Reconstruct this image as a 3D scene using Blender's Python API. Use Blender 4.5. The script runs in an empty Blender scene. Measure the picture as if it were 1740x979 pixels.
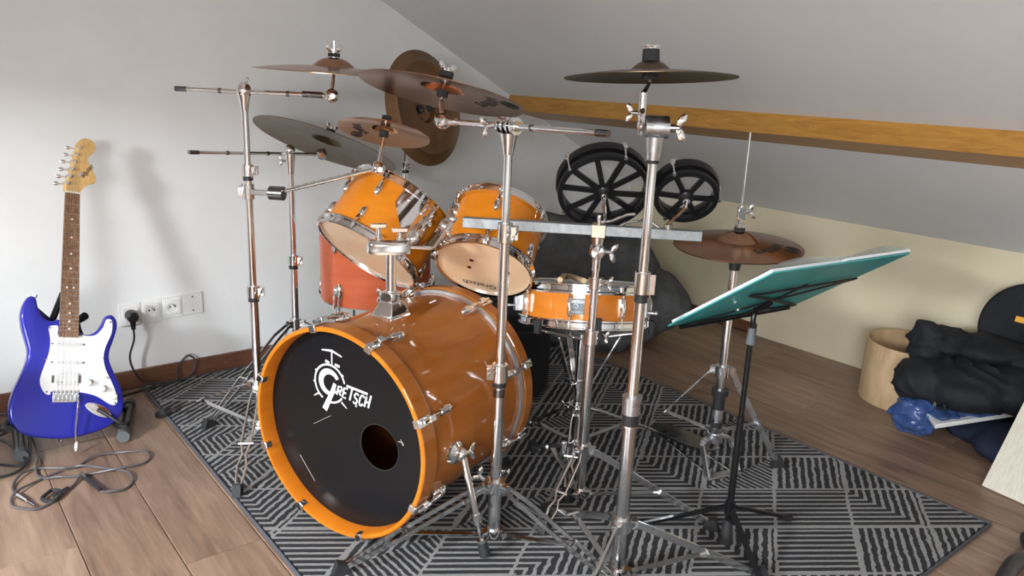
import bpy, bmesh, math, random
from mathutils import Vector, Matrix, noise
random.seed(7)
sc = bpy.context.scene
COL = sc.collection
PI = math.pi
def V(*a): return Vector(a[0] if len(a) == 1 else a)

# ------------------------------------------------------------------ camera
CAM = V(-3.128, -2.88, 1.135)
yaw, pitch, roll = (math.radians(a) for a in (50.971, 15.113, 2.366))
fwd = V(math.cos(yaw) * math.cos(pitch), math.sin(yaw) * math.cos(pitch), -math.sin(pitch))
rgt = fwd.cross(V(0, 0, 1)).normalized(); upv = rgt.cross(fwd)
r2 = rgt * math.cos(roll) + upv * math.sin(roll); u2 = upv * math.cos(roll) - rgt * math.sin(roll)
cd = bpy.data.cameras.new('camera'); cam = bpy.data.objects.new('camera', cd); COL.objects.link(cam)
M = Matrix((r2, u2, -fwd)).transposed().to_4x4(); M.translation = CAM
cam.matrix_world = M
cd.sensor_width = 36.0; cd.lens = 1332.5 / 1740 * 36.0; cd.clip_start = 0.02
sc.camera = cam

# ------------------------------------------------------------------ world, daylight, exposure
RIDGE_X, SLOPE, KNEE = -3.1, 0.53, 0.60
W = bpy.data.worlds.new('sky'); sc.world = W; W.use_nodes = True
W.node_tree.nodes['Background'].inputs[0].default_value = (0.80, 0.88, 1.0, 1)
W.node_tree.nodes['Background'].inputs[1].default_value = 0.3
def window_fill(name, y, power, col, sx=0.86, sy=1.06, x=-4.80, spread=180.0):
    # added fill lamp, window shaped, just under the closed far slope
    z = KNEE + SLOPE * (x + 6.2)
    nrm = V(SLOPE, 0, -1).normalized()           # into the room
    ld = bpy.data.lights.new(name, 'AREA'); ld.shape = 'RECTANGLE'; ld.size = sx; ld.size_y = sy
    ld.energy = power; ld.color = col; ld.spread = math.radians(spread)
    ob = bpy.data.objects.new(name, ld); COL.objects.link(ob)
    yax = V(0, 1, 0); zax = -nrm; xax = yax.cross(zax).normalized()
    m = Matrix((xax, yax, zax)).transposed().to_4x4(); m.translation = V(x, y, z) + nrm * 0.01
    ob.matrix_world = m
    return ob
WIN = ((-4.80, -1.55), (-4.80, -4.00))     # a small roof window, and the place of the added fill lamp
WH = ((0.24, 0.25), (0.55, 0.95))               # half sizes along the slope and along the wall
window_fill('fill_light', WIN[1][1], 165, (0.88, 0.95, 1.0), 1.10, 1.90)  # unseen fill added to raise the general level in the room
# added sky panel beyond the first roof window, raised to dim the upper wall
wc = V(WIN[0][0], WIN[0][1], KNEE + SLOPE * (WIN[0][0] + 6.2)); away = V(-0.94, -0.34, 0).normalized()
sk = bpy.data.lights.new('sky_panel', 'AREA'); sk.shape = 'RECTANGLE'; sk.size = 5.0; sk.size_y = 2.2; sk.energy = 8000; sk.color = (0.90, 0.96, 1.0)
so = bpy.data.objects.new('sky_panel', sk); COL.objects.link(so)
sp0 = wc + away * 3.0 + V(0, 0, 0.50 + 1.1); zz = (sp0 - wc).normalized(); xx = V(0, 0, 1).cross(zz).normalized(); yy = zz.cross(xx)
m_ = Matrix((xx, yy, zz)).transposed().to_4x4(); m_.translation = sp0; so.matrix_world = m_
vs = sc.view_settings
vs.view_transform = 'Standard'; vs.look = 'None'; vs.gamma = 1.0; vs.use_curve_mapping = False
vs.exposure = 0.6

# ------------------------------------------------------------------ mesh builder
def frame(axis, hint=None):
    a = V(axis).normalized()
    h = V(hint) if hint is not None else (V(0, 0, 1) if abs(a.z) < 0.9 else V(1, 0, 0))
    x = (h - a * h.dot(a)).normalized()
    return x, a.cross(x), a
def catmull(pts, n=8, closed=False):
    P = [V(p) for p in pts]; out = []; m = len(P)
    for i in range(m if closed else m - 1):
        p1, p2 = P[i], P[(i + 1) % m]
        p0 = P[i - 1] if (closed or i > 0) else p1 * 2 - p2
        p3 = P[(i + 2) % m] if (closed or i + 2 < m) else p2 * 2 - p1
        for k in range(n):
            t = k / n
            out.append(0.5 * ((2 * p1) + (p2 - p0) * t + (2 * p0 - 5 * p1 + 4 * p2 - p3) * t * t + (3 * p1 - p0 - 3 * p2 + p3) * t ** 3))
    if not closed: out.append(P[-1])
    return out
class MB:
    def __init__(s): s.v = []; s.f = []
    def _a(s, vs, fs):
        o = len(s.v); s.v += [V(x) for x in vs]; s.f += [tuple(i + o for i in f) for f in fs]; return s
    def cyl(s, p0, p1, r0, r1=None, n=16):
        p0, p1 = V(p0), V(p1); r1 = r0 if r1 is None else r1
        x, y, a = frame(p1 - p0)
        c = [(math.cos(2 * PI * k / n), math.sin(2 * PI * k / n)) for k in range(n)]
        vs = [p0 + (x * u + y * w) * r0 for u, w in c] + [p1 + (x * u + y * w) * r1 for u, w in c]
        fs = [(k, (k + 1) % n, n + (k + 1) % n, n + k) for k in range(n)] + [tuple(range(n))[::-1], tuple(range(n, 2 * n))]
        return s._a(vs, fs)
    def tube(s, pts, r, n=8, closed=False):
        P = [V(p) for p in pts]; m = len(P); rr = r if isinstance(r, (list, tuple)) else [r] * m
        T = []
        for i in range(m):
            a = P[i - 1] if (i > 0 or closed) else P[i]; b = P[(i + 1) % m] if (i < m - 1 or closed) else P[i]
            T.append((b - a).normalized())
        x, y, _ = frame(T[0]); vs = []
        for i in range(m):
            x = (x - T[i] * x.dot(T[i])).normalized(); y = T[i].cross(x)
            vs += [P[i] + (x * math.cos(2 * PI * k / n) + y * math.sin(2 * PI * k / n)) * rr[i] for k in range(n)]
        fs = []
        for i in range(m if closed else m - 1):
            j = (i + 1) % m
            fs += [(i * n + k, i * n + (k + 1) % n, j * n + (k + 1) % n, j * n + k) for k in range(n)]
        if not closed: fs += [tuple(range(n))[::-1], tuple(range((m - 1) * n, m * n))]
        return s._a(vs, fs)
    def obox(s, c, ax, ay, az, sx, sy, sz):
        c = V(c); vs = [c + V(ax) * (sx / 2 * i) + V(ay) * (sy / 2 * j) + V(az) * (sz / 2 * k) for k in (-1, 1) for j in (-1, 1) for i in (-1, 1)]
        return s._a(vs, [(0, 2, 3, 1), (4, 5, 7, 6), (0, 1, 5, 4), (2, 6, 7, 3), (0, 4, 6, 2), (1, 3, 7, 5)])
    def box(s, c, size): return s.obox(c, (1, 0, 0), (0, 1, 0), (0, 0, 1), *size)
    def bar(s, p0, p1, w, t, up=(0, 0, 1)):      # flat strip from p0 to p1, w across, t thick (along up)
        p0, p1 = V(p0), V(p1); a = (p1 - p0); L = a.length; a.normalize()
        u = V(up); u = (u - a * u.dot(a)).normalized(); return s.obox((p0 + p1) / 2, a, a.cross(u), u, L, w, t)
    def lathe(s, prof, o, axis, n=48, hint=None, a0=0.0, a1=2 * PI, close=False):
        o = V(o); x, y, a = frame(axis, hint); full = abs(a1 - a0 - 2 * PI) < 1e-6
        m = len(prof); N = n if full else n + 1; vs = []
        for k in range(N):
            t = a0 + (a1 - a0) * k / n; d = x * math.cos(t) + y * math.sin(t)
            vs += [o + d * r + a * h for r, h in prof]
        fs = []
        for k in range(n):
            k2 = (k + 1) % N
            for i in range(m if close else m - 1):
                j = (i + 1) % m
                fs.append((k * m + i, k2 * m + i, k2 * m + j, k * m + j))
        if not full and close: fs += [tuple(range(m)), tuple(range((N - 1) * m, N * m))[::-1]]
        return s._a(vs, fs)
    def ring(s, o, axis, r0, r1, h0, h1, n=64, a0=0.0, a1=2 * PI, hint=None):
        return s.lathe([(r0, h0), (r1, h0), (r1, h1), (r0, h1)], o, axis, n, hint, a0, a1, True)
    def disc(s, o, axis, r, n=48):
        x, y, a = frame(axis); o = V(o)
        return s._a([o + (x * math.cos(2 * PI * k / n) + y * math.sin(2 * PI * k / n)) * r for k in range(n)], [tuple(range(n))])
    def ell(s, c, ax, ay, az, n=16, m=10):
        c, ax, ay, az = V(c), V(ax), V(ay), V(az); vs = [c + az]
        for i in range(1, m):
            p = PI * i / m
            vs += [c + az * math.cos(p) + (ax * math.cos(2 * PI * k / n) + ay * math.sin(2 * PI * k / n)) * math.sin(p) for k in range(n)]
        vs.append(c - az); fs = [(0, 1 + k, 1 + (k + 1) % n) for k in range(n)]
        for i in range(m - 2):
            a = 1 + i * n; b = a + n
            fs += [(a + k, b + k, b + (k + 1) % n, a + (k + 1) % n) for k in range(n)]
        e = len(vs) - 1; a = 1 + (m - 2) * n
        fs += [(e, a + (k + 1) % n, a + k) for k in range(n)]
        return s._a(vs, fs)
    def sph(s, c, r, n=14, m=8): return s.ell(c, (r, 0, 0), (0, r, 0), (0, 0, r), n, m)
    def prism(s, poly, o, U, Vv, N, h0, h1, inset=0.0, drop=0.0):
        # polygon in (U,V) plane extruded h0..h1 along N; optional chamfer of the h1 face
        o, U, Vv, N = V(o), V(U), V(Vv), V(N); m = len(poly)
        A = sum(poly[i][0] * poly[(i + 1) % m][1] - poly[(i + 1) % m][0] * poly[i][1] for i in range(m))
        if A < 0: poly = poly[::-1]
        def ring(off, h):
            out = []
            for i in range(m):
                x0, y0 = poly[i - 1]; x1, y1 = poly[i]; x2, y2 = poly[(i + 1) % m]
                e1 = V(x1 - x0, y1 - y0, 0).normalized(); e2 = V(x2 - x1, y2 - y1, 0).normalized()
                nn = V(-(e1.y + e2.y), e1.x + e2.x, 0); nn = nn.normalized() if nn.length > 1e-9 else V(0, 0, 0)
                out.append(o + U * (x1 + nn.x * off) + Vv * (y1 + nn.y * off) + N * h)
            return out
        rings = [ring(0, h0)]
        if inset > 0:
            for k in range(4):
                t = k / 3 * PI / 2
                rings.append(ring(inset * (1 - math.cos(t)), h1 - drop + drop * math.sin(t)))
        else: rings.append(ring(0, h1))
        vs = [p for r in rings for p in r]; fs = []
        for q in range(len(rings) - 1):
            fs += [(q * m + i, q * m + (i + 1) % m, (q + 1) * m + (i + 1) % m, (q + 1) * m + i) for i in range(m)]
        fs += [tuple(range(m))[::-1], tuple(range((len(rings) - 1) * m, len(rings) * m))]
        return s._a(vs, fs)
    def text(s, body, size, fn, bold=0.0):
        cu = bpy.data.curves.new('lettering', 'FONT'); cu.body = body; cu.size = size; cu.align_x = 'CENTER'; cu.offset = bold; cu.resolution_u = 3
        ob = bpy.data.objects.new('lettering', cu); COL.objects.link(ob)
        me = bpy.data.meshes.new_from_object(ob.evaluated_get(bpy.context.evaluated_depsgraph_get()))
        vs = [fn(v.co.x, v.co.y) for v in me.vertices]; fs = [tuple(p.vertices) for p in me.polygons]
        bpy.data.objects.remove(ob); bpy.data.curves.remove(cu); bpy.data.meshes.remove(me)
        return s._a(vs, fs)

def tag(o, label, cat, group=None):
    o['label'] = label; o['category'] = cat
    if group: o['group'] = group
    return o
def origin_of(o):
    p = V(0, 0, 0)
    while o is not None: p += o.location; o = o.parent
    return p
def mk(name, mb, m, parent=None, base=None, bevel=0.0, smooth=True, angle=32):
    me = bpy.data.meshes.new(name)
    o0 = origin_of(parent) if parent else V(base) if base is not None else V(0, 0, 0)
    me.from_pydata([v - o0 for v in mb.v], [], mb.f)
    bm = bmesh.new(); bm.from_mesh(me); bmesh.ops.recalc_face_normals(bm, faces=bm.faces); bm.to_mesh(me); bm.free()
    if smooth:
        me.polygons.foreach_set('use_smooth', [True] * len(me.polygons)); me.set_sharp_from_angle(angle=math.radians(angle))
    me.materials.append(m)
    ob = bpy.data.objects.new(name, me); COL.objects.link(ob)
    if parent: ob.parent = parent
    else: ob.location = o0
    if bevel:
        b = ob.modifiers.new('bevel', 'BEVEL'); b.width = bevel; b.segments = 2; b.limit_method = 'ANGLE'
    return ob
def thing(name, loc, label, cat, group=None):
    o = bpy.data.objects.new(name, None); o.empty_display_size = 0.05; COL.objects.link(o); o.location = loc
    return tag(o, label, cat, group)
def struct(name, mb, m, parent=None, **k):
    o = mk(name, mb, m, parent, **k)
    if not parent: o['kind'] = 'structure'
    return o
def one(name, mb, m, base, label, cat, group=None, **k):
    return tag(mk(name, mb, m, None, base, **k), label, cat, group)

# ------------------------------------------------------------------ materials
class X:
    """tiny wrapper to write node maths as expressions"""
    def __init__(s, nt, sock): s.nt = nt; s.s = sock
    def _m(s, op, b=None, c=None):
        n = s.nt.nodes.new('ShaderNodeMath'); n.operation = op; s.nt.links.new(s.s, n.inputs[0])
        for i, q in ((1, b), (2, c)):
            if q is None: continue
            if isinstance(q, X): s.nt.links.new(q.s, n.inputs[i])
            else: n.inputs[i].default_value = q
        return X(s.nt, n.outputs[0])
    def __add__(s, b): return s._m('ADD', b)
    def __sub__(s, b): return s._m('SUBTRACT', b)
    def __mul__(s, b): return s._m('MULTIPLY', b)
    def floor(s): return s._m('FLOOR')
    def fract(s): return s._m('FRACT')
    def lt(s, b): return s._m('LESS_THAN', b)
    def gt(s, b): return s._m('GREATER_THAN', b)
    def mx(s, b): return s._m('MAXIMUM', b)
    def mn(s, b): return s._m('MINIMUM', b)
    def ab(s): return s._m('ABSOLUTE')
    def mix(s, a, b): return a + (b - a) * s       # s: 0 -> a, 1 -> b
MATS = {}
def mat(name, col=(0.8, 0.8, 0.8), rough=0.5, metal=0.0, coat=0.0, spec=0.5, alpha=None, trans=0.0, emis=None):
    m = bpy.data.materials.new(name); m.use_nodes = True; b = m.node_tree.nodes['Principled BSDF']
    b.inputs['Base Color'].default_value = (*col, 1); b.inputs['Roughness'].default_value = rough; b.inputs['Metallic'].default_value = metal
    b.inputs['Coat Weight'].default_value = coat; b.inputs['Coat Roughness'].default_value = 0.06
    b.inputs['Specular IOR Level'].default_value = spec; b.inputs['Transmission Weight'].default_value = trans
    if alpha is not None: b.inputs['Alpha'].default_value = alpha
    MATS[name] = m; return m
def nodes(m): return m.node_tree, m.node_tree.nodes['Principled BSDF']
def coords(nt, scale=(1, 1, 1), kind='Object'):
    tc = nt.nodes.new('ShaderNodeTexCoord'); mp = nt.nodes.new('ShaderNodeMapping'); mp.inputs['Scale'].default_value = scale
    nt.links.new(tc.outputs[kind], mp.inputs[0]); return mp.outputs[0]
def noisetex(nt, vec, scale, detail=4, rough=0.55, dist=0.0):
    n = nt.nodes.new('ShaderNodeTexNoise'); n.inputs['Scale'].default_value = scale; n.inputs['Detail'].default_value = detail
    n.inputs['Roughness'].default_value = rough; n.inputs['Distortion'].default_value = dist
    if vec is not None: nt.links.new(vec, n.inputs['Vector'])
    return n.outputs['Fac']
def ramp(nt, fac, stops):
    r = nt.nodes.new('ShaderNodeValToRGB'); e = r.color_ramp.elements
    while len(e) < len(stops): e.new(0.5)
    for i, (p, c) in enumerate(stops): e[i].position = p; e[i].color = (*c, 1)
    nt.links.new(fac, r.inputs[0]); return r.outputs[0]
def bump(nt, b, fac, strength, dist=0.01):
    n = nt.nodes.new('ShaderNodeBump'); n.inputs['Strength'].default_value = strength; n.inputs['Distance'].default_value = dist
    nt.links.new(fac, n.inputs['Height']); nt.links.new(n.outputs[0], b.inputs['Normal'])
def noisy(name, c0, c1, scale, stretch=(1, 1, 1), rough=0.5, coat=0.0, bumpS=0.0, metal=0.0, detail=5, lo=0.35, hi=0.65, spec=0.5, dist=0.0):
    m = mat(name, c0, rough, metal, coat, spec); nt, b = nodes(m)
    f = noisetex(nt, coords(nt, stretch), scale, detail, 0.6, dist)
    nt.links.new(ramp(nt, f, [(lo, c0), (hi, c1)]), b.inputs['Base Color'])
    if bumpS: bump(nt, b, f, bumpS, 0.004)
    return m

noisy('wall_paint', (0.76, 0.76, 0.75), (0.79, 0.79, 0.78), 6, rough=0.75, bumpS=0.06)
noisy('ceiling_paint', (0.81, 0.815, 0.82), (0.84, 0.845, 0.85), 4, rough=0.8, bumpS=0.06)
noisy('knee_paint', (0.68, 0.60, 0.42), (0.71, 0.63, 0.45), 5, rough=0.75, bumpS=0.05)
noisy('beam_wood', (0.36, 0.165, 0.025), (0.58, 0.29, 0.055), 9, (6, 0.8, 6), rough=0.45, coat=0.10, dist=1.2, lo=0.3, hi=0.7)
noisy('skirting_wood', (0.11, 0.045, 0.026), (0.18, 0.075, 0.04), 14, (1, 12, 12), rough=0.35, coat=0.2)
noisy('dark_gap', (0.03, 0.02, 0.015), (0.05, 0.03, 0.02), 10, rough=0.8)
# plank laminate: every board its own tone
m = mat('plank_laminate', (0.2, 0.13, 0.09), 0.38); nt, b = nodes(m)
oi = nt.nodes.new('ShaderNodeObjectInfo'); tc = nt.nodes.new('ShaderNodeTexCoord')
ad = nt.nodes.new('ShaderNodeVectorMath'); ad.operation = 'ADD'
sc3 = nt.nodes.new('ShaderNodeVectorMath'); sc3.operation = 'SCALE'; sc3.inputs['Scale'].default_value = 37.0
cmb = nt.nodes.new('ShaderNodeCombineXYZ')
for i in range(3): nt.links.new(oi.outputs['Random'], cmb.inputs[i])
nt.links.new(cmb.outputs[0], sc3.inputs[0]); nt.links.new(tc.outputs['Object'], ad.inputs[0]); nt.links.new(sc3.outputs[0], ad.inputs[1])
mp = nt.nodes.new('ShaderNodeMapping'); mp.inputs['Scale'].default_value = (9, 1.1, 9); nt.links.new(ad.outputs[0], mp.inputs[0])
f1 = noisetex(nt, mp.outputs[0], 2.2, 6, 0.62, 0.9)
mp2 = nt.nodes.new('ShaderNodeMapping'); mp2.inputs['Scale'].default_value = (70, 3.0, 70); nt.links.new(ad.outputs[0], mp2.inputs[0])
f2 = noisetex(nt, mp2.outputs[0], 1.5, 3, 0.5, 0.2)
fx = X(nt, f1) * 0.68 + X(nt, f2) * 0.2 + X(nt, oi.outputs['Random']) * 0.14
nt.links.new(ramp(nt, fx.s, [(0.34, (0.120, 0.068, 0.044)), (0.50, (0.215, 0.134, 0.090)), (0.66, (0.32, 0.210, 0.145))]), b.inputs['Base Color'])
bump(nt, b, f2, 0.10, 0.002); b.inputs['Roughness'].default_value = 0.42
# rug: diamonds of carved stripes
m = mat('rug_pile', (0.05, 0.05, 0.055), 0.95, spec=0.1); nt, b = nodes(m)
tc = nt.nodes.new('ShaderNodeTexCoord'); sp = nt.nodes.new('ShaderNodeSeparateXYZ')
wob = nt.nodes.new('ShaderNodeTexNoise'); wob.inputs['Scale'].default_value = 45; nt.links.new(tc.outputs['Object'], wob.inputs['Vector'])
nt.links.new(tc.outputs['Object'], sp.inputs[0])
wx = (X(nt, wob.outputs['Fac']) - 0.5) * 0.010
px, py = X(nt, sp.outputs[0]) + wx + 0.065, X(nt, sp.outputs[1]) - wx + 0.045
A = px * (1 / 0.353) + py * (1 / 0.242); B = px * (1 / 0.353) - py * (1 / 0.242)
fa, fb, ia, ib = A.fract(), B.fract(), A.floor(), B.floor()
h = ((ia * 12.9898 + ib * 78.233)._m('SINE') * 43758.5453).fract()
h2 = ((ia * 39.34 + ib * 11.135)._m('SINE') * 24634.63).fract()
ca = h2.gt(0.5).mix(fa, fa * -1.0 + 1.0)
chev = ca.mx(fb)
diag = (fa - fb).gt(0.0).mix(px * (1 / 0.165), fb)
coord = h.lt(0.30).mix(h.lt(0.52).mix(h.lt(0.74).mix(diag, chev), fa), fb)
st = (coord * 9.0).fract()
line = (st - 0.5).ab().lt(0.20)
edge = fa.mn(fb).lt(0.045)
lite = line.mx(edge)
fz = noisetex(nt, coords(nt, (1, 1, 1)), 420, 2, 0.7)
fl = noisetex(nt, coords(nt, (1, 1, 1)), 130, 3, 0.7)
col = ramp(nt, (lite * 0.62 + (X(nt, fz) - 0.5) * 0.45 + (X(nt, fl) - 0.5) * 0.35 + 0.2).s, [(0.05, (0.022, 0.022, 0.025)), (0.32, (0.045, 0.044, 0.047)), (0.75, (0.235, 0.23, 0.225)), (1.0, (0.35, 0.34, 0.335))])
nt.links.new(col, b.inputs['Base Color'])
bump(nt, b, (X(nt, fz) * 0.7 + lite * 0.5).s, 0.6, 0.004)
mat('rug_binding', (0.06, 0.062, 0.075), 0.85)
# metals
def metal(name, c, rough, nscale=0, nb=0.0):
    m = mat(name, c, rough, 1.0); nt, b = nodes(m)
    f = noisetex(nt, coords(nt), nscale or 30, 4, 0.6)
    r = ramp(nt, f, [(0.3, (rough * 0.7,) * 3), (0.75, (rough * 1.6,) * 3)]); nt.links.new(r, b.inputs['Roughness'])
    if nb: bump(nt, b, f, nb, 0.001)
    return m
metal('chrome', (0.86, 0.865, 0.875), 0.06)
metal('chrome_worn', (0.70, 0.71, 0.72), 0.16, 60)
metal('zinc', (0.62, 0.64, 0.67), 0.28, 25)
metal('aluminium', (0.60, 0.61, 0.62), 0.42, 80)
metal('grey_bar', (0.33, 0.34, 0.345), 0.5, 80)
metal('dark_chrome', (0.22, 0.22, 0.23), 0.2)
def bronze(name, c0, c1, rough):
    m = mat(name, c0, rough, 1.0); nt, b = nodes(m)
    f = noisetex(nt, coords(nt), 9, 5, 0.6, 0.5)
    nt.links.new(ramp(nt, f, [(0.3, c0), (0.7, c1)]), b.inputs['Base Color'])
    g = noisetex(nt, coords(nt), 160, 2, 0.5); bump(nt, b, g, 0.05, 0.001)
    return m
bronze('bronze_dark', (0.115, 0.080, 0.050), (0.18, 0.128, 0.082), 0.36)
bronze('bronze_brown', (0.36, 0.195, 0.115), (0.47, 0.275, 0.175), 0.22)
bronze('bronze_bright', (0.66, 0.33, 0.17), (0.76, 0.43, 0.24), 0.15)
bronze('bronze_raw', (0.22, 0.125, 0.066), (0.33, 0.20, 0.11), 0.38)
# lacquered shells
def lacquer(name, c0, c1, coat=0.8, rough=0.45):
    return noisy(name, c0, c1, 5, (1, 1, 7), rough, coat, lo=0.3, hi=0.7, spec=0.05)
lacquer('tom_lacquer', (0.56, 0.165, 0.006), (0.66, 0.215, 0.012))
lacquer('snare_lacquer', (0.50, 0.145, 0.012), (0.58, 0.185, 0.02))
lacquer('bass_lacquer', (0.30, 0.090, 0.012), (0.37, 0.120, 0.020))
lacquer('floor_tom_lacquer', (0.42, 0.085, 0.035), (0.49, 0.115, 0.05), 0.5)
lacquer('hoop_lacquer', (0.50, 0.135, 0.008), (0.60, 0.18, 0.014), 0.5)
mat('head_black', (0.007, 0.007, 0.008), 0.24, spec=0.26)
mat('hole_black', (0.002, 0.002, 0.002), 0.9, spec=0.0)
noisy('head_peach', (0.72, 0.46, 0.27), (0.80, 0.55, 0.35), 5, rough=0.3, coat=0.4)
mat('head_white', (0.72, 0.72, 0.70), 0.5)
mat('print_white', (0.82, 0.83, 0.84), 0.5)
mat('print_black', (0.02, 0.02, 0.02), 0.5)
mat('rubber', (0.014, 0.014, 0.015), 0.65)
mat('grey_rubber', (0.10, 0.11, 0.12), 0.6)
mat('black_plastic', (0.018, 0.018, 0.02), 0.33)
mat('black_steel', (0.006, 0.006, 0.007), 0.30, spec=0.35)
mat('felt', (0.03, 0.03, 0.032), 0.95)
mat('cable_black', (0.02, 0.02, 0.022), 0.38)
mat('cable_grey', (0.09, 0.08, 0.085), 0.28)
mat('plastic_white', (0.78, 0.78, 0.76), 0.35)
mat('plastic_cream', (0.70, 0.70, 0.66), 0.4)
m = mat('guitar_blue', (0.022, 0.026, 0.33), 0.35, 0.15, 0.7, 0.1)
mat('pickguard_white', (0.86, 0.86, 0.85), 0.32)
noisy('maple', (0.62, 0.36, 0.12), (0.72, 0.46, 0.18), 12, (14, 14, 1.5), 0.35, 0.5)
noisy('rosewood', (0.15, 0.07, 0.035), (0.30, 0.16, 0.085), 10, (18, 18, 2), 0.45)
mat('pearl', (0.80, 0.78, 0.72), 0.3)
noisy('plywood', (0.50, 0.33, 0.18), (0.62, 0.45, 0.27), 7, (3, 3, 1), 0.55, dist=0.6)
noisy('pale_board', (0.50, 0.46, 0.38), (0.60, 0.56, 0.47), 9, (4, 22, 4), 0.55)
noisy('cloth_grey', (0.075, 0.076, 0.078), (0.115, 0.116, 0.12), 18, rough=0.95, bumpS=0.3, spec=0.15)
noisy('cloth_black', (0.007, 0.008, 0.0105), (0.013, 0.015, 0.019), 20, rough=0.75, bumpS=0.3, spec=0.3)
noisy('cloth_navy', (0.010, 0.013, 0.028), (0.018, 0.022, 0.045), 20, rough=0.8, bumpS=0.3, spec=0.2)
noisy('plastic_blue', (0.022, 0.048, 0.15), (0.045, 0.09, 0.24), 22, rough=0.22, bumpS=0.9, lo=0.3, hi=0.7)
mat('yellow_tape', (0.85, 0.40, 0.02), 0.5)
noisy('folder_teal', (0.03, 0.26, 0.27), (0.045, 0.33, 0.33), 8, rough=0.35)
mat('paper', (0.70, 0.76, 0.78), 0.6)
mat('clear_film', (0.55, 0.60, 0.60), 0.15, alpha=0.55)
mat('clear_head', (0.75, 0.75, 0.75), 0.12, alpha=0.12)
mat('badge', (0.05, 0.06, 0.065), 0.35, 0.6)
mat('red_print', (0.55, 0.06, 0.03), 0.5)
G = MATS

# ------------------------------------------------------------------ room shell
ROOM_Y = -6.2; RX = -6.2
zR = KNEE + SLOPE * -RIDGE_X
# floor: slab plus laminate boards
mb = MB(); mb.box((RX / 2, ROOM_Y / 2, -0.06), (-RX + 0.5, -ROOM_Y + 0.5, 0.09))
floor = struct('floor', mb, G['dark_gap'])
PW, PL = 0.184, 1.38
plank_me = {}
x = -2.695 - PW * 19
row = 0
rnd = random.Random(3)
while x < -0.001:
    x1 = min(x + PW, -0.001); x0 = max(x, RX)
    off = [0.52, 0.02, 1.02, 0.31, 0.83][row % 5] + rnd.uniform(-0.12, 0.12)
    y = ROOM_Y - PL + off
    while y < -0.02 and x1 - x0 > 0.02:
        y0, y1 = max(y, ROOM_Y), min(y + PL, -0.012)
        if y1 - y0 > 0.03:
            w, l = x1 - x0 - 0.0012, y1 - y0 - 0.0014
            key = (round(w, 3), round(l, 2))
            if key not in plank_me:
                q = MB(); c = 0.0022
                q._a([(sx * w / 2, sy * l / 2, -0.012) for sx, sy in ((-1, -1), (1, -1), (1, 1), (-1, 1))] +
                     [(sx * w / 2, sy * l / 2, -0.0014) for sx, sy in ((-1, -1), (1, -1), (1, 1), (-1, 1))] +
                     [(sx * (w / 2 - c), sy * (l / 2 - c), 0.0) for sx, sy in ((-1, -1), (1, -1), (1, 1), (-1, 1))],
                     [(0, 1, 5, 4), (1, 2, 6, 5), (2, 3, 7, 6), (3, 0, 4, 7), (4, 5, 9, 8), (5, 6, 10, 9), (6, 7, 11, 10), (7, 4, 8, 11), (8, 9, 10, 11)])
                ob = mk('plank', q, G['plank_laminate'], floor, smooth=False); plank_me[key] = ob.data
            else:
                ob = bpy.data.objects.new('plank', plank_me[key]); COL.objects.link(ob); ob.parent = floor
            ob.location = ((x0 + x1) / 2, (y0 + y1) / 2, 0)
        y += PL
    x += PW; row += 1
# gable walls
def gable(name, y0, y1, m):
    q = MB(); P = [(0.12, -0.1), (0.12, KNEE), (RIDGE_X, zR + 0.06), (RX - 0.12, KNEE), (RX - 0.12, -0.1)]
    q.prism([(a, b) for a, b in P], (0, 0, 0), (1, 0, 0), (0, 0, 1), (0, 1, 0), y0, y1)
    return struct(name, q, m, smooth=False)
gable('wall_left', 0.0, 0.12, G['wall_paint'])
gable('wall_back', ROOM_Y - 0.12, ROOM_Y, G['wall_paint'])
# knee wall with a low gap at its foot next to the corner
q = MB(); q.box((0.06, ROOM_Y / 2, (KNEE + 0.055) / 2 + 0.0), (0.12, -ROOM_Y, KNEE - 0.055)); q.v = [v + V(0, 0, 0.0) for v in q.v]
q.box((0.06, (ROOM_Y - 0.866) / 2, 0.0175), (0.12, -ROOM_Y - 0.866, 0.075))
struct('wall_right', q, G['knee_paint'], smooth=False)
q = MB(); q.box((0.075, -0.433, 0.0175), (0.05, 0.866, 0.075)); struct('trim_1', q, G['skirting_wood'], smooth=False)
q = MB(); q.box((RX - 0.06, ROOM_Y / 2, KNEE / 2), (0.12, -ROOM_Y, KNEE)); struct('wall_far', q, G['wall_paint'], smooth=False)
# slopes
nR = V(-SLOPE, 0, -1).normalized(); nL = V(SLOPE, 0, -1).normalized()
def slope_slab(q, xa, xb, y0, y1, mirror):
    zz = (lambda x: KNEE + SLOPE * (x - RX)) if mirror else (lambda x: KNEE - SLOPE * x)
    nn = nL if mirror else nR
    c = [V(xa, y0, zz(xa)), V(xb, y0, zz(xb)), V(xb, y1, zz(xb)), V(xa, y1, zz(xa))]
    q._a(c + [p - nn * 0.14 for p in c], [(0, 1, 2, 3), (7, 6, 5, 4), (0, 4, 5, 1), (1, 5, 6, 2), (2, 6, 7, 3), (3, 7, 4, 0)])
q = MB(); slope_slab(q, 0.0, RIDGE_X, ROOM_Y, 0, False)
ceil = struct('ceiling', q, G['ceiling_paint'], smooth=False)
q = MB(); cs = math.cos(math.atan(SLOPE)); hx, hy = WH[0][0] * cs, WH[0][1]
xw, yw = WIN[0]
slope_slab(q, RX, xw - hx, ROOM_Y, 0, True); slope_slab(q, xw + hx, RIDGE_X, ROOM_Y, 0, True)
slope_slab(q, xw - hx, xw + hx, ROOM_Y, yw - hy, True); slope_slab(q, xw - hx, xw + hx, yw + hy, 0, True)
mk('slope', q, G['ceiling_paint'], ceil, smooth=False)
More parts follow.
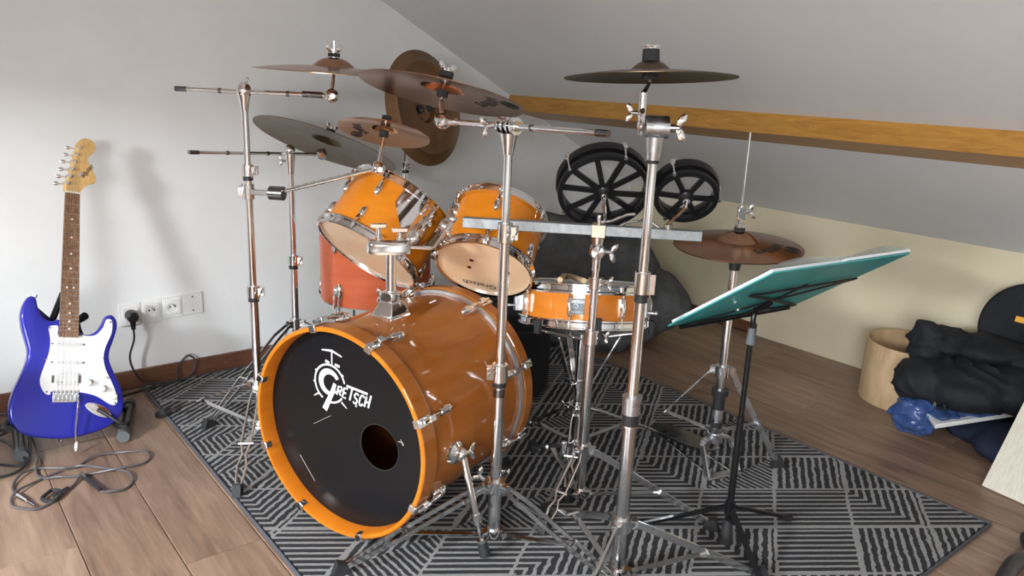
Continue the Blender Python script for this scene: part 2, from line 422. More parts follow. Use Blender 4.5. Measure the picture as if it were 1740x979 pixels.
for i, ((xc, yc), (ha, hb)) in enumerate(zip(WIN, WH)):
    q = MB(); ax = V(1, 0, SLOPE).normalized(); ay = V(0, 1, 0); c = V(xc, yc, KNEE + SLOPE * (xc - RX)) + nL * 0.006
    for s in (-1, 1):
        q.obox(c + ax * s * (ha - 0.01), ax, ay, nL, 0.05, 2 * hb + 0.03, 0.05); q.obox(c + ay * s * (hb - 0.01), ax, ay, nL, 2 * ha, 0.05, 0.05)
    struct('window_%d' % (i + 1), q, G['pale_board'], smooth=False)  # the second frame only rims the added fill lamp, no opening there
# purlin across the slope
q = MB(); q.prism([(-0.852, 1.053), (-0.868, 0.988), (-0.655, 0.944), (-0.60, 1.02)], (0, 0, 0), (1, 0, 0), (0, 0, 1), (0, 1, 0), ROOM_Y, 0)
struct('trim_2', q, G['beam_wood'], smooth=False)
# skirting board along the gable
q = MB(); q.box(((RX) / 2, -0.006, 0.034), (-RX, 0.012, 0.068)); struct('baseboard_left', q, G['skirting_wood'], bevel=0.003, smooth=False)

# ------------------------------------------------------------------ rug
RX0, RX1, RY0, RY1, RZ = -2.502, -0.890, -2.232, -0.030, 0.010
rug = thing('rug', (-1.7, -1.13, 0), 'charcoal and grey rug with diamond pattern of carved stripes under the drum kit', 'rug')
q = MB(); q.box(((RX0 + RX1) / 2, (RY0 + RY1) / 2, RZ / 2 + 0.0005), (RX1 - RX0 - 0.012, RY1 - RY0 - 0.012, RZ - 0.001)); mk('pile', q, G['rug_pile'], rug, smooth=False)
q = MB(); q.tube([(RX0, RY0, 0.006), (RX0, RY1, 0.006), (RX1, RY1, 0.006), (RX1, RY0, 0.006)], 0.006, 8, True); mk('binding', q, G['rug_binding'], rug)
FZ = RZ   # feet stand on the rug

# ------------------------------------------------------------------ hardware helpers
UP = V(0, 0, 1)
def at_angle(base, az, r, z): return V(base[0] + r * math.cos(math.radians(az)), base[1] + r * math.sin(math.radians(az)), z)
def wing_nut(q, c, d, up=UP, s=1.0):
    s *= 0.68; d = V(d).normalized(); u = V(up); u = (u - d * u.dot(d)).normalized()
    q.cyl(c, V(c) + d * 0.018 * s, 0.006 * s, 0.005 * s, 10)
    for k in (-1, 1):
        q.ell(V(c) + d * 0.022 * s + u * k * 0.012 * s, d * 0.008 * s, d.cross(u) * 0.0035 * s, (u * k * 0.013 + d * 0.005) * s, 10, 6)
def rubber_foot(parent, p, d, kind='plug', m='rubber'):
    q = MB(); d = V(d).normalized()
    if kind == 'plug': q.cyl(V(p) - d * 0.012, V(p) + d * 0.038, 0.016, 0.012, 14)
    else:
        a = V(d.x, d.y, 0).normalized(); s = a.cross(UP)
        q.prism([(-0.022, 0), (0.020, 0), (0.012, 0.024), (-0.010, 0.032)], V(p[0], p[1], FZ), -a, UP, s, -0.011, 0.011)
    return mk('rubber_foot', q, G[m], parent)
def tripod(parent, base, zt, zl, legs, rt=0.0125, w=0.014, mt='chrome_worn'):
    """legs: (azimuth, radius, style, foot kind). Two flat straps or rods per leg, plus a brace from the lower collar."""
    b = V(base[0], base[1], 0)
    q = MB(); ql = MB(); q.cyl(b + UP * (zt - 0.016), b + UP * (zt + 0.016), rt + 0.008, n=18); ql.cyl(b + UP * (zl - 0.011), b + UP * (zl + 0.011), rt + 0.007, n=18)
    for az, r, st, fk in legs:
        d = V(math.cos(math.radians(az)), math.sin(math.radians(az)), 0); q.obox(b + d * (rt + 0.012) + UP * zt, d, d.cross(UP), UP, 0.018, 0.02, 0.022); ql.obox(b + d * (rt + 0.010) + UP * zl, d, d.cross(UP), UP, 0.014, 0.016, 0.016)
    mk('collar', q, G['chrome'], parent); mk('collar', ql, G['chrome'], parent)
    for az, r, st, fk in legs:
        d = V(math.cos(math.radians(az)), math.sin(math.radians(az)), 0); s = d.cross(UP)
        p0 = b + d * (rt + 0.016) + UP * zt; k1 = b + d * (r * 0.22) + UP * (zt * 0.90 - 0.002); p1 = b + d * r + UP * (FZ + 0.012)
        j = k1.lerp(p1, 0.50)
        q = MB()
        if st == 'strap':
            for e in (-1, 1):
                o = s * e * 0.0145
                q.bar(p0 + o * 0.6, k1 + o, 0.003, w * 0.75); q.bar(k1 + o, j + o, 0.003, w * 0.75); q.bar(j + o * 1.25, p1 + o * 0.25, 0.003, w * 0.75)
                q.bar(j + o - (p1 - k1).normalized() * 0.004, j + o * 1.25 + (p1 - k1).normalized() * 0.006, 0.003, w * 0.75)
        elif st == 'blade':
            q.bar(p0, k1, 0.006, 0.017, UP); q.bar(k1 - (k1 - p0) * 0.05, p1, 0.006, 0.017, UP)
        elif st == 'flat':
            q.bar(p0, k1, 0.019, 0.004, UP); q.bar(k1 - (k1 - p0) * 0.03, p1, 0.019, 0.004, UP)
        else:
            for e in (-1, 1):
                q.tube([p0 + s * e * 0.008, k1 + s * e * 0.012, j + s * e * 0.013, j.lerp(p1, 0.25) + s * e * 0.004, j.lerp(p1, 0.5) + s * e * 0.012, p1 + s * e * 0.006], 0.0036, 8)
        q.cyl(j - s * 0.020, j + s * 0.020, 0.004, n=8)
        leg = mk('leg', q, G[mt], parent)
        q = MB(); q.bar(b + d * (rt + 0.010) + UP * zl, j, 0.016, 0.003, UP); mk('brace', q, G[mt], leg)
        rubber_foot(leg, p1, (p1 - j), fk)
def pole(parent, base, z0, z1, r, name='tube', m='chrome', n=20):
    q = MB(); q.cyl((base[0], base[1], z0), (base[0], base[1], z1), r, n=n); return mk(name, q, G[m], parent)
def clamp(parent, base, z, r, az, h=0.036, m='chrome', sleeve=True):
    d = V(math.cos(math.radians(az)), math.sin(math.radians(az)), 0); b = V(base[0], base[1], z)
    q = MB(); q.cyl(b - UP * h / 2, b + UP * h / 2, r + 0.006, n=20); q.obox(b + d * (r + 0.010), d, d.cross(UP), UP, 0.018, 0.022, h * 0.7)
    c = mk('clamp', q, G[m], parent, bevel=0.0015)
    q = MB(); q.cyl(b + d * (r + 0.012) - d.cross(UP) * 0.014, b + d * (r + 0.012) + d.cross(UP) * 0.020, 0.004, n=8); wing_nut(q, b + d * (r + 0.012) + d.cross(UP) * 0.016, d.cross(UP), UP + d * 0.4, 1.1); mk('wing_nut', q, G['chrome'], c)
    if sleeve:
        q = MB(); q.cyl(b - UP * (h / 2 + 0.012), b - UP * h / 2, r + 0.0035, n=20); mk('bushing', q, G['black_plastic'], c)
    return c
def gear_tilter(parent, c, a, name='tilter', r=0.019, wd=0.022):
    a = V(a).normalized(); q = MB(); c = V(c)
    q.lathe([(0.0, -wd - 0.003), (r * 0.35, -wd - 0.0015), (r * 0.7, -wd + 0.003), (r * 0.9, -wd * 0.72), (r, -wd * 0.5), (r, -0.002), (r * 0.9, -0.002), (r * 0.9, 0.002), (r, 0.002), (r, wd * 0.5), (r * 0.9, wd * 0.72), (r * 0.7, wd - 0.003), (r * 0.35, wd + 0.0015), (0.0, wd + 0.003)], c, a, 24)
    q.cyl(c + a * wd, c + a * (wd + 0.006), 0.008, n=10)
    return mk(name, q, G['chrome'], parent)
def cymbal_rod(parent, p, c, n, tilt_axis, nut='wing', extra=0.045):
    """gear tilter at p, rod through the cymbal centre c along n, felts and wing nut (the nut is a part of the stand)"""
    n = V(n).normalized(); p, c = V(p), V(c)
    t = gear_tilter(parent, p, tilt_axis)
    q = MB(); q.cyl(p + (c - p).normalized() * 0.012, c - n * 0.014, 0.0062, 0.005, 12); q.cyl(c - n * 0.014, c + n * extra, 0.0036, n=10); mk('cymbal_post', q, G['chrome'], t)
    return t
def felt_set(parent, c, n, bell_h, wing=True, size=1.0, tall=0.014):
    n = V(n).normalized(); c = V(c) + n * bell_h
    q = MB(); q.cyl(c + n * 0.0015, c + n * tall, 0.0165 * size, n=20); f = mk('felt_washer', q, G['felt'], parent)
    q = MB(); x, y, _ = frame(n); q.cyl(c + n * tall, c + n * (tall + 0.010), 0.009 * size, n=12)
    if wing:
        for k in (-1, 1): q.ell(c + n * (tall + 0.012) + x * k * 0.015 * size, x * 0.009 * size, y * 0.0035, n * 0.011 + x * k * 0.004, 10, 6)
    mk('wing_nut', q, G['chrome'], parent)

# ------------------------------------------------------------------ cymbals
def cym_prof(r, bell=0.058, bh=0.024, bow=0.016, th=0.0016):
    top = [(0.006, bow + bh)]
    for k in range(1, 7):
        t = k / 6; top.append((0.006 + (bell - 0.006) * t, bow + bh * (1 - t ** 2.2)))
    for k in range(1, 13):
        t = k / 12; top.append((bell + (r - bell) * t, bow * (1 - t ** 1.55)))
    return top, [(a, h - th) for a, h in top[::-1]]
def cymbal(name, label, c, n, r, m, text=None, text_az=0.0, under=False, hint=(1, 0, 0), bow=0.016, bell=0.058, bh=0.024, rings=True):
    n = V(n).normalized(); c = V(c)
    o = thing(name, c, label, 'cymbal', 'cymbals of the drum kit')
    top, bot = cym_prof(r, bell, bh, bow); q = MB(); q.lathe(top + bot, c, n, 72, hint, close=True)
    d = mk('disc', q, G[m], o, angle=25)
    if text:
        rho0 = r * 0.68; x, y, a = frame(n, hint); td = V(text_az); t0 = math.atan2(td.dot(y), td.dot(x))
        def hh(rho):
            t = max(0, (rho - bell) / (r - bell)); return bow * (1 - t ** 1.55)
        def put(u, w):
            rho = rho0 - w; th = t0 + (u / rho0) * (-1 if under else 1)
            e = (x * math.cos(th) + y * math.sin(th))
            return c + e * rho + n * (hh(rho) + (-0.0024 if under else 0.0007))
        q = MB(); ts = 0.046 * r / 0.2; q.text(text, ts, put, 0.008 * ts); mk('maker_name', q, G['print_black'], d, smooth=False)
        q = MB()
        for k in range(4):
            pts = [put(ts * 1.2 + ts * 0.13 * (k + 1) * math.cos(t), -ts * 0.62 + ts * 0.13 * (k + 1) * math.sin(t)) for t in [2 * PI * i / 14 for i in range(14)]]
            q.tube(pts, 0.0007, 4, True)
        mk('maker_emblem', q, G['print_black'], d)
    return o
nC = V(0.258, 0.064, 0.964); cC = V(-2.041, -1.24, 1.085)
cymbal('crash_cymbal', 'tilted bronze crash cymbal over the bass drum with dark maker name on its underside', cC, nC, 0.203, 'bronze_brown', 'SABIAN', V(0.777, -0.63, 0) + V(0.5, 0.8, 0) * 0.30, True)
nA = V(0.03, -0.02, 1.0).normalized(); cA = V(-2.112, -0.801, 1.124)
cymbal('crash_cymbal', 'thin brown crash cymbal lying flat at the end of a level boom by the wall', cA, nA, 0.216, 'bronze_brown', bow=0.017)
nB = V(0.406, 0.117, 0.906); cB = V(-1.905, -0.304, 0.874)
cymbal('ride_cymbal', 'large dull brown ride cymbal tilted low beside the wall behind the small splash', cB, nB, 0.254, 'bronze_dark', bow=0.02)
nS = V(0.305, 0.218, 0.927).normalized(); cS = V(-2.032, -0.94, 0.969)
cymbal('splash_cymbal', 'small shiny copper coloured splash cymbal above the larger rack tom', cS, nS, 0.127, 'bronze_bright', 'SABIAN', V(-0.777, 0.63, 0) + V(0.5, 0.8, 0) * 0.2, True, bow=0.012, bell=0.036, bh=0.016)
nD = V(0.016, 0.076, 0.997); cD = V(-1.898, -1.775, 1.143)
cymbal('crash_cymbal', 'dark bronze cymbal lying level under a tall black felt nut on the thick straight stand', cD, nD, 0.173, 'bronze_dark', bow=0.013, bell=0.042, bh=0.02)
nH = V(-0.06, -0.03, 0.997).normalized(); HB = V(-1.276, -1.592, 0); cH = V(-1.276, -1.594, 0.702)
cymbal('hi_hat_cymbal', 'brown top hi-hat cymbal with dark maker name, uppermost of the pair', cH, nH, 0.178, 'bronze_brown', 'SABIAN', V(0.777, -0.63, 0) * 0.75 - V(0.8, 0.6, 0) * 0.7, False, bow=0.016)
cymbal('hi_hat_cymbal', 'brown bottom hi-hat cymbal turned upside down under its twin', cH - nH * 0.004, -nH, 0.178, 'bronze_dark', bow=0.014)
# china, hung upright
nX = V(0.31, -0.93, 0.20).normalized(); cX = V(-1.592, -0.472, 1.015)
ch = thing('china_cymbal', cX, 'raw brown china cymbal hanging upright in front of the gable wall', 'cymbal', 'cymbals of the drum kit')
q = MB(); th = 0.0016; pr = [(0.006, 0.042), (0.03, 0.040), (0.045, 0.030), (0.052, 0.012), (0.075, 0.011), (0.12, 0.006), (0.155, 0.0), (0.163, -0.004), (0.171, 0.002), (0.203, 0.016)]
q.lathe(pr + [(a, h - th) for a, h in pr[::-1]], cX, -nX, 72, close=True); mk('disc', q, G['bronze_raw'], ch, angle=25)

# ------------------------------------------------------------------ boom stands
SG = 'chrome cymbal stands of the kit'
def boom(parent, a, b, r, joints, tips=('rubber', None)):
    """tube a->b; a is the free end"""
    a, b = V(a), V(b); d = (b - a).normalized(); q = MB(); q.cyl(a, b, r, n=16); o = mk('boom_arm', q, G['chrome'], parent)
    q = MB(); q.cyl(a - d * 0.004, a + d * 0.028, r + 0.0012, n=16); mk('end_cap', q, G['dark_chrome'], o)
    for t in joints:
        q = MB(); p = a.lerp(b, t); q.cyl(p - d * 0.004, p + d * 0.004, r + 0.0014, n=16); mk('memory_ring', q, G['dark_chrome'], o)
    return o
# stand A: beside the wall
bA = V(-2.312, -0.651, 0); oA = thing('boom_stand', bA, 'chrome boom stand by the gable wall carrying the flat crash and the splash arm', 'cymbal stand', SG)
pole(oA, bA, 0.19, 0.50, 0.0125, 'lower_tube'); pole(oA, bA, 0.47, 0.85, 0.0105, 'middle_tube'); pole(oA, bA, 0.82, 1.04, 0.0095, 'upper_tube')
pole(oA, bA, 0.03, 0.22, 0.011, 'foot_tube', 'chrome_worn')
clamp(oA, bA, 0.485, 0.0125, 330); clamp(oA, bA, 0.845, 0.0105, 330, 0.034)
tripod(oA, bA, 0.185, 0.055, ((121, 0.375, 'flat', 'plug'), (239, 0.345, 'rod', 'wedge'), (0, 0.34, 'strap', 'wedge')))
jA = V(-2.312, -0.651, 1.066); tA = V(-2.125, -0.811, 1.062); eA = V(-2.456, -0.528, 1.064)
q = MB(); vw = (CAM - jA); vw.z = 0; vw.normalize()
q.ell(jA, vw * 0.020, UP.cross(vw) * 0.022, UP * 0.024); q.cyl(jA - UP * 0.055, jA - UP * 0.010, 0.0105, 0.018, 18); q.tube([jA + vw * 0.010 + UP * 0.016, jA + vw * 0.012 + UP * 0.028 + UP.cross(vw) * 0.008, jA + vw * 0.010 + UP * 0.036 + UP.cross(vw) * 0.012], 0.004, 8)
mk('boom_tilter', q, G['chrome'], oA)
boom(oA, eA, tA, 0.0062, (0.28, 0.72)); q = MB(); q.cyl(tA.lerp(jA, 0.10), tA.lerp(jA, 0.33), 0.0085, n=14); mk('knurled_sleeve', q, G['dark_chrome'], oA)
cymbal_rod(oA, tA, cA + nA * 0.01, nA, vw, extra=0.075); felt_set(oA, cA, nA, 0.041, tall=0.012)
# splash arm clamped to stand A
ck = clamp(oA, bA, 0.784, 0.0105, 145, 0.044, sleeve=False)
sw = V(-2.256, -0.709, 0.784); tS = V(-2.064, -0.964, 0.876); ds = (tS - sw).normalized(); sd = (sw - bA - UP * 0.784).normalized()
q = MB(); q.bar(bA + UP * 0.784 + sd * 0.01, sw, 0.022, 0.016); mk('clamp_bar', q, G['chrome'], oA, bevel=0.002)
q = MB(); q.cyl(sw - sd * 0.016, sw + sd * 0.026, 0.020, n=24); mk('clamp_drum', q, G['dark_chrome'], oA, bevel=0.001)
q = MB(); q.cyl(sw, tS, 0.0055, n=12)
for k in range(8): q.cyl(sw.lerp(tS, 0.2 + k * 0.08), sw.lerp(tS, 0.24 + k * 0.08), 0.0068, n=12)
mk('splash_arm', q, G['chrome'], oA)
cymbal_rod(oA, tS, cS, nS, vw, extra=0.05)
q = MB(); q.cyl(cS - nS * 0.010, cS + nS * 0.006, 0.013, n=16); mk('felt_washer', q, G['felt'], oA); q = MB(); q.cyl(cS + nS * 0.029, cS + nS * 0.048, 0.013, n=16); mk('felt_washer', q, G['felt'], oA)
# stand B: behind, with the ride
bB = V(-2.065, -0.37, 0); oB = thing('boom_stand', bB, 'chrome boom stand against the gable wall carrying the tilted brown ride', 'cymbal stand', SG)
pole(oB, bB, 0.05, 0.50, 0.0125, 'lower_tube'); pole(oB, bB, 0.49, 0.80, 0.0105, 'upper_tube'); clamp(oB, bB, 0.495, 0.0125, 330)
tripod(oB, bB, 0.27, 0.06, ((199, 0.375, 'strap', 'wedge'), (79, 0.27, 'strap', 'wedge'), (319, 0.36, 'strap', 'wedge')))
jB = V(-2.065, -0.37, 0.869); tB = V(-1.925, -0.31, 0.845); eB = V(-2.417, -0.48, 0.882)
q = MB(); q.cyl(jB - UP * 0.08, jB - UP * 0.012, 0.0115, 0.017, 18); q.ell(jB, vw * 0.018, UP.cross(vw) * 0.018, UP * 0.018); mk('boom_tilter', q, G['chrome'], oB)
q = MB(); wing_nut(q, jB - UP * 0.035 - UP.cross(vw) * 0.014, -UP.cross(vw)); mk('wing_nut', q, G['chrome'], oB)
boom(oB, eB, tB, 0.0052, (0.25, 0.55)); cymbal_rod(oB, tB, cB, nB, vw, extra=0.06); felt_set(oB, cB, nB, 0.045, wing=True)
# stand C: in front of the bass drum
bC = V(-2.046, -1.512, 0); oC = thing('boom_stand', bC, 'chrome boom stand with strap legs standing in front of the bass drum', 'cymbal stand', SG)
pole(oC, bC, 0.022, 0.16, 0.0155, 'foot_tube', 'zinc'); pole(oC, bC, 0.15, 0.47, 0.0135, 'lower_tube'); pole(oC, bC, 0.44, 0.80, 0.0115, 'middle_tube'); pole(oC, bC, 0.78, 0.98, 0.0095, 'upper_tube')
clamp(oC, bC, 0.455, 0.0135, 150, 0.045); clamp(oC, bC, 0.793, 0.0115, 320, 0.045, sleeve=False)
q = MB(); q.cyl(bC + UP * 0.395, bC + UP * 0.415, 0.0142, n=20); mk('badge_band', q, G['dark_chrome'], oC)
tripod(oC, bC, 0.157, 0.028, ((167, 0.385, 'strap', 'wedge'), (287, 0.37, 'strap', 'wedge'), (47, 0.36, 'strap', 'wedge')), 0.0155, 0.016)
q = MB(); wing_nut(q, at_angle(bC, 150, 0.03, 0.175), V(-0.5, 0.3, 0.5), UP, 1.4); mk('wing_bolt', q, G['chrome'], oC)
jC = V(-2.046, -1.512, 1.030); tC = V(-2.057, -1.267, 1.024); eC = V(-2.036, -1.802, 1.036)
dC = (eC - tC).normalized()
q = MB(); q.cyl(jC - UP * 0.062, jC - UP * 0.016, 0.0115, 0.020, 18); q.cyl(jC - dC * 0.030, jC + dC * 0.030, 0.0115, n=18); mk('boom_tilter', q, G['chrome'], oC)
for k in (-0.024, -0.008, 0.008, 0.022):
    q = MB(); q.lathe([(0.012, -0.004), (0.019, -0.003), (0.019, 0.003), (0.012, 0.004)], jC + dC * k, dC, 22, close=True); mk('gear_plate', q, G['chrome'], oC)
q = MB(); wing_nut(q, jC - dC * 0.03 + UP * 0.0 - V(0.02, 0, 0), V(-1, 0.2, -0.2), UP, 1.4); mk('wing_nut', q, G['chrome'], oC)
boom(oC, eC, tC, 0.0062, (0.40,)); q = MB(); q.cyl(tC.lerp(eC, 0.03), tC.lerp(eC, 0.10), 0.0085, n=14); mk('collar_nut', q, G['chrome'], oC)
cymbal_rod(oC, tC, cC, nC, vw, extra=0.06)
felt_set(oC, cC, nC, 0.041, tall=0.014, size=1.05)
q = MB(); q.cyl(cC - nC * 0.006, cC + nC * 0.010, 0.014, n=18); mk('felt_seat', q, G['felt'], oC)
# stand D: thick straight stand
bD = V(-1.902, -1.804, 0); oD = thing('cymbal_stand', bD, 'thick chrome straight cymbal stand with black banded lower tube at the rug edge', 'cymbal stand', SG)
pole(oD, bD, 0.012, 0.43, 0.0158, 'lower_tube', 'chrome_worn'); pole(oD, bD, 0.42, 0.72, 0.0125, 'middle_tube'); pole(oD, bD, 0.70, 0.995, 0.0098, 'upper_tube')
q = MB(); q.cyl(bD + UP * 0.425, bD + UP * 0.462, 0.0205, 0.0215, 24); q.cyl(bD + UP * 0.462, bD + UP * 0.466, 0.0225, n=24); s1 = mk('sleeve', q, G['zinc'], oD)
q = MB(); q.cyl(bD + UP * 0.398, bD + UP * 0.424, 0.0190, n=24); mk('black_band', q, G['black_plastic'], s1)
q = MB(); q.cyl(bD + UP * 0.395, bD + UP * 0.399, 0.0195, n=24); mk('steel_ring', q, G['chrome'], s1)
q = MB(); q.cyl(bD + UP * 0.70, bD + UP * 0.748, 0.0170, n=24); q.obox(bD + UP * 0.722 + V(0.014, -0.011, 0), (0.777, -0.63, 0), (0.63, 0.777, 0), UP, 0.018, 0.02, 0.045); s2 = mk('sleeve', q, G['chrome'], oD, bevel=0.0015)
q = MB(); q.cyl(bD + UP * 0.682, bD + UP * 0.700, 0.0145, n=24); mk('bushing', q, G['black_plastic'], s2)
q = MB(); q.cyl(bD + UP * 0.975, bD + UP * 0.982, 0.0125, n=20); mk('rubber_ring', q, G['rubber'], oD)
q = MB(); q.cyl(bD + UP * 0.982, bD + UP * 1.028, 0.0135, 0.0185, 20); mk('tilter_cup', q, G['zinc'], oD)
jD = bD + UP * 1.048; sd = V(0.777, -0.63, 0)
q = MB(); q.cyl(jD - sd * 0.022 + V(0, 0, 0.0), jD + sd * 0.026, 0.0225, n=26); mk('tilter_barrel', q, G['zinc'], oD, bevel=0.001)
q = MB(); wing_nut(q, jD + sd * 0.026, sd, UP, 1.7); mk('wing_bolt', q, G['chrome'], oD)
pD = jD - sd * 0.030 + UP * 0.014
q = MB(); q.ell(pD, sd * 0.009, sd.cross(UP) * 0.017, UP * 0.026); q.cyl(pD + UP * 0.016, pD + UP * 0.052, 0.0085, 0.0075, 14); q.cyl(pD + UP * 0.048, cD - nD * 0.01, 0.0065, 0.003, 12); q.cyl(cD - nD * 0.012, cD + nD * 0.045, 0.003, n=10); mk('cymbal_post', q, G['chrome'], oD)
q = MB(); wing_nut(q, pD - sd * 0.008 + UP * 0.012, -sd, UP, 1.1); q.cyl(pD - UP * 0.03, pD - UP * 0.02, 0.005, n=8); mk('wing_nut', q, G['chrome'], oD)
q = MB(); q.cyl(cD + nD * 0.032, cD + nD * 0.055, 0.0175, 0.0165, 22); mk('felt_washer', q, G['felt'], oD); q = MB(); q.cyl(cD - nD * 0.004, cD + nD * 0.008, 0.016, n=20); mk('felt_washer', q, G['felt'], oD)
q = MB(); q.cyl(cD + nD * 0.055, cD + nD * 0.060, 0.0165, n=22)
for k in range(8): q.sph(cD + nD * 0.061 + V(math.cos(k * PI / 4), math.sin(k * PI / 4), 0) * 0.0135, 0.0042, 8, 6)
q.ell(cD + nD * 0.061, (0.011, 0, 0), (0, 0.011, 0), (0, 0, 0.004)); mk('top_nut', q, G['chrome'], oD)
tripod(oD, bD, 0.150, 0.022, ((83, 0.30, 'blade', 'wedge'), (203, 0.30, 'blade', 'wedge'), (323, 0.34, 'blade', 'wedge')), 0.0158)
# stand for the china
bX = V(-1.571, -0.287, 0); oX = thing('china_stand', bX, 'slim chrome stand behind the rack toms holding the upright china', 'cymbal stand', SG)
pole(oX, bX, 0.03, 0.55, 0.012, 'lower_tube'); pole(oX, bX, 0.52, 0.80, 0.0095, 'middle_tube'); pole(oX, bX, 0.78, 0.97, 0.0065, 'upper_tube'); clamp(oX, bX, 0.79, 0.0095, 300, 0.03)
q = MB(); q.tube([bX + UP * 0.965, bX + UP * 1.00 + V(0, -0.02, 0), cX - nX * 0.10, cX - nX * 0.03], 0.006, 10); q.cyl(cX - nX * 0.045, cX + nX * 0.006, 0.0035, n=10); mk('bent_post', q, G['chrome'], oX)
q = MB(); q.cyl(cX - nX * 0.040, cX - nX * 0.030, 0.015, n=18); mk('felt_washer', q, G['felt'], oX); q = MB(); q.cyl(cX - nX * 0.042 + nX * 0.045, cX + nX * 0.014, 0.015, n=18); mk('felt_washer', q, G['felt'], oX)
q = MB(); wing_nut(q, cX + nX * 0.012, nX, UP.cross(nX), 1.0); mk('wing_nut', q, G['chrome'], oX)
tripod(oX, bX, 0.16, 0.04, ((30, 0.26, 'strap', 'wedge'), (150, 0.26, 'strap', 'wedge'), (270, 0.22, 'strap', 'wedge')))

# ------------------------------------------------------------------ bass drum
nF = V(-0.9346, -0.3559, 0).normalized(); aB = -nF; rB = V(0.3559, -0.9346, 0).normalized(); cF = V(-2.366, -1.291, 0.290)
BD = thing('bass_drum', (cF.x + aB.x * 0.23, cF.y + aB.y * 0.23, FZ), 'amber brown bass drum with black front head, white logo and round port hole', 'drum', 'shells of the drum kit')
def bp(th, rho, h): t = math.radians(th); return cF + aB * h + (rB * math.cos(t) + UP * math.sin(t)) * rho
q = MB(); q.ring(cF, aB, 0.248, 0.254, 0.046, 0.462, 96); mk('shell', q, G['bass_lacquer'], BD)
def wood_hoop(h0, h1):
    q = MB(); q.lathe([(0.2575, h0 + 0.002), (0.2640, h0 + 0.0015), (0.2668, h0 + 0.003), (0.2668, h1 - 0.003), (0.2640, h1), (0.2575, h1)], cF, aB, 120, close=True); return q
hf = mk('front_hoop', wood_hoop(0.0, 0.050), G['bass_lacquer'], BD); hr = mk('rear_hoop', wood_hoop(0.452, 0.494), G['bass_lacquer'], BD)
q = MB(); q.lathe([(0.2545, 0.0475), (0.2545, 0.003), (0.2560, 0.0), (0.2630, 0.0), (0.2650, 0.0015), (0.2574, 0.0022), (0.2574, 0.0475)], cF, aB, 120, close=True); mk('hoop_edge', q, G['hoop_lacquer'], hf)
q = MB(); q.ring(cF, aB, 0.2545, 0.2600, 0.0505, 0.0555, 96); mk('flesh_hoop', q, G['aluminium'], BD)
q = MB(); q.ring(cF, aB, 0.2545, 0.2625, 0.436, 0.4515, 96); mk('flesh_hoop', q, G['aluminium'], BD)
# front head with the port hole cut out
hc = (0.1013, -0.0205); hrad = 0.058
q = MB(); N = 72
outer = [(0.2555 * math.cos(2 * PI * k / N), 0.2555 * math.sin(2 * PI * k / N)) for k in range(N)]
inner = [(hc[0] + hrad * math.cos(2 * PI * k / N), hc[1] + hrad * math.sin(2 * PI * k / N)) for k in range(N)]
hp = lambda u, w, h=0.043: cF + aB * h + rB * u + UP * w
q._a([hp(*p) for p in outer] + [hp(*p) for p in inner] + [hp(*p, 0.0442) for p in outer] + [hp(*p, 0.0442) for p in inner],
     [(k, (k + 1) % N, N + (k + 1) % N, N + k) for k in range(N)] + [(2 * N + k, 3 * N + k, 3 * N + (k + 1) % N, 2 * N + (k + 1) % N) for k in range(N)] + [(N + k, N + (k + 1) % N, 3 * N + (k + 1) % N, 3 * N + k) for k in range(N)])
fh = mk('front_head', q, G['head_black'], BD, smooth=False)
q = MB(); q.ring(hp(hc[0], hc[1], 0.042), aB, hrad - 0.001, hrad + 0.0015, 0.0, 0.002, 48); mk('port_hole_rim', q, G['black_plastic'], fh)
q = MB(); q.disc(cF + aB * 0.458, aB, 0.2555, 64); mk('rear_head', q, G['head_black'], BD, smooth=False)
# logo, laid flat on the head
def stroke(q, pts, w, h=0.0426, cap=True):
    P = [V(p[0] - 0.0127, p[1] - 0.0075, 0) for p in pts]; L = []; Rr = []
    for i in range(len(P)):
        a = P[max(i - 1, 0)]; b = P[min(i + 1, len(P) - 1)]; d = (b - a).normalized(); nn = V(-d.y, d.x, 0)
        ww = w[i] if isinstance(w, (list, tuple)) else w
        L.append(P[i] + nn * ww / 2); Rr.append(P[i] - nn * ww / 2)
    n = len(P); q._a([hp(p.x, p.y, h) for p in L + Rr], [(i, i + 1, n + i + 1, n + i) for i in range(n - 1)])
q = MB(); rc = (-0.041, 0.1125); rr = 0.0485
arc = lambda a, b, r, n=28: [(rc[0] + r * math.cos(math.radians(a + (b - a) * k / n)), rc[1] + r * math.sin(math.radians(a + (b - a) * k / n))) for k in range(n + 1)]
stroke(q, arc(12, 240, rr), 0.0050); stroke(q, arc(262, 322, rr), 0.0050)
gc = (-0.041, 0.1150); garc = [(gc[0] + 0.0285 * math.cos(math.radians(a)), gc[1] + 0.0285 * math.sin(math.radians(a))) for a in range(28, 282, 8)]
stroke(q, garc, [0.010 + 0.006 * math.sin(PI * i / (len(garc) - 1)) for i in range(len(garc))])
stroke(q, [(-0.0345, 0.0895), (-0.0225, 0.0985)], 0.010); stroke(q, [(-0.0240, 0.1160), (-0.0345, 0.0890), (-0.0600, 0.0400)], [0.0100, 0.0125, 0.0160])
stroke(q, [(-0.0330, rc[1] + rr), (-0.0325, 0.199)], 0.0042); stroke(q, [(-0.0650, 0.1950), (-0.0325, 0.1990), (-0.0005, 0.1900)], [0.0035, 0.0062, 0.0035])
stroke(q, [(-0.0540, 0.1690), (-0.0410, 0.1660)], 0.0070); stroke(q, [(-0.0235, 0.1655), (-0.0080, 0.1635)], 0.0070)
stroke(q, [(-0.0770, 0.0800), (-0.0950, 0.0680)], [0.0055, 0.002]); stroke(q, [(-0.0040, 0.0725), (0.0130, 0.0600)], [0.0055, 0.002])
for a in (35, 150, 185): stroke(q, arc(a - 3, a + 3, rr + 0.003, 4), 0.005)
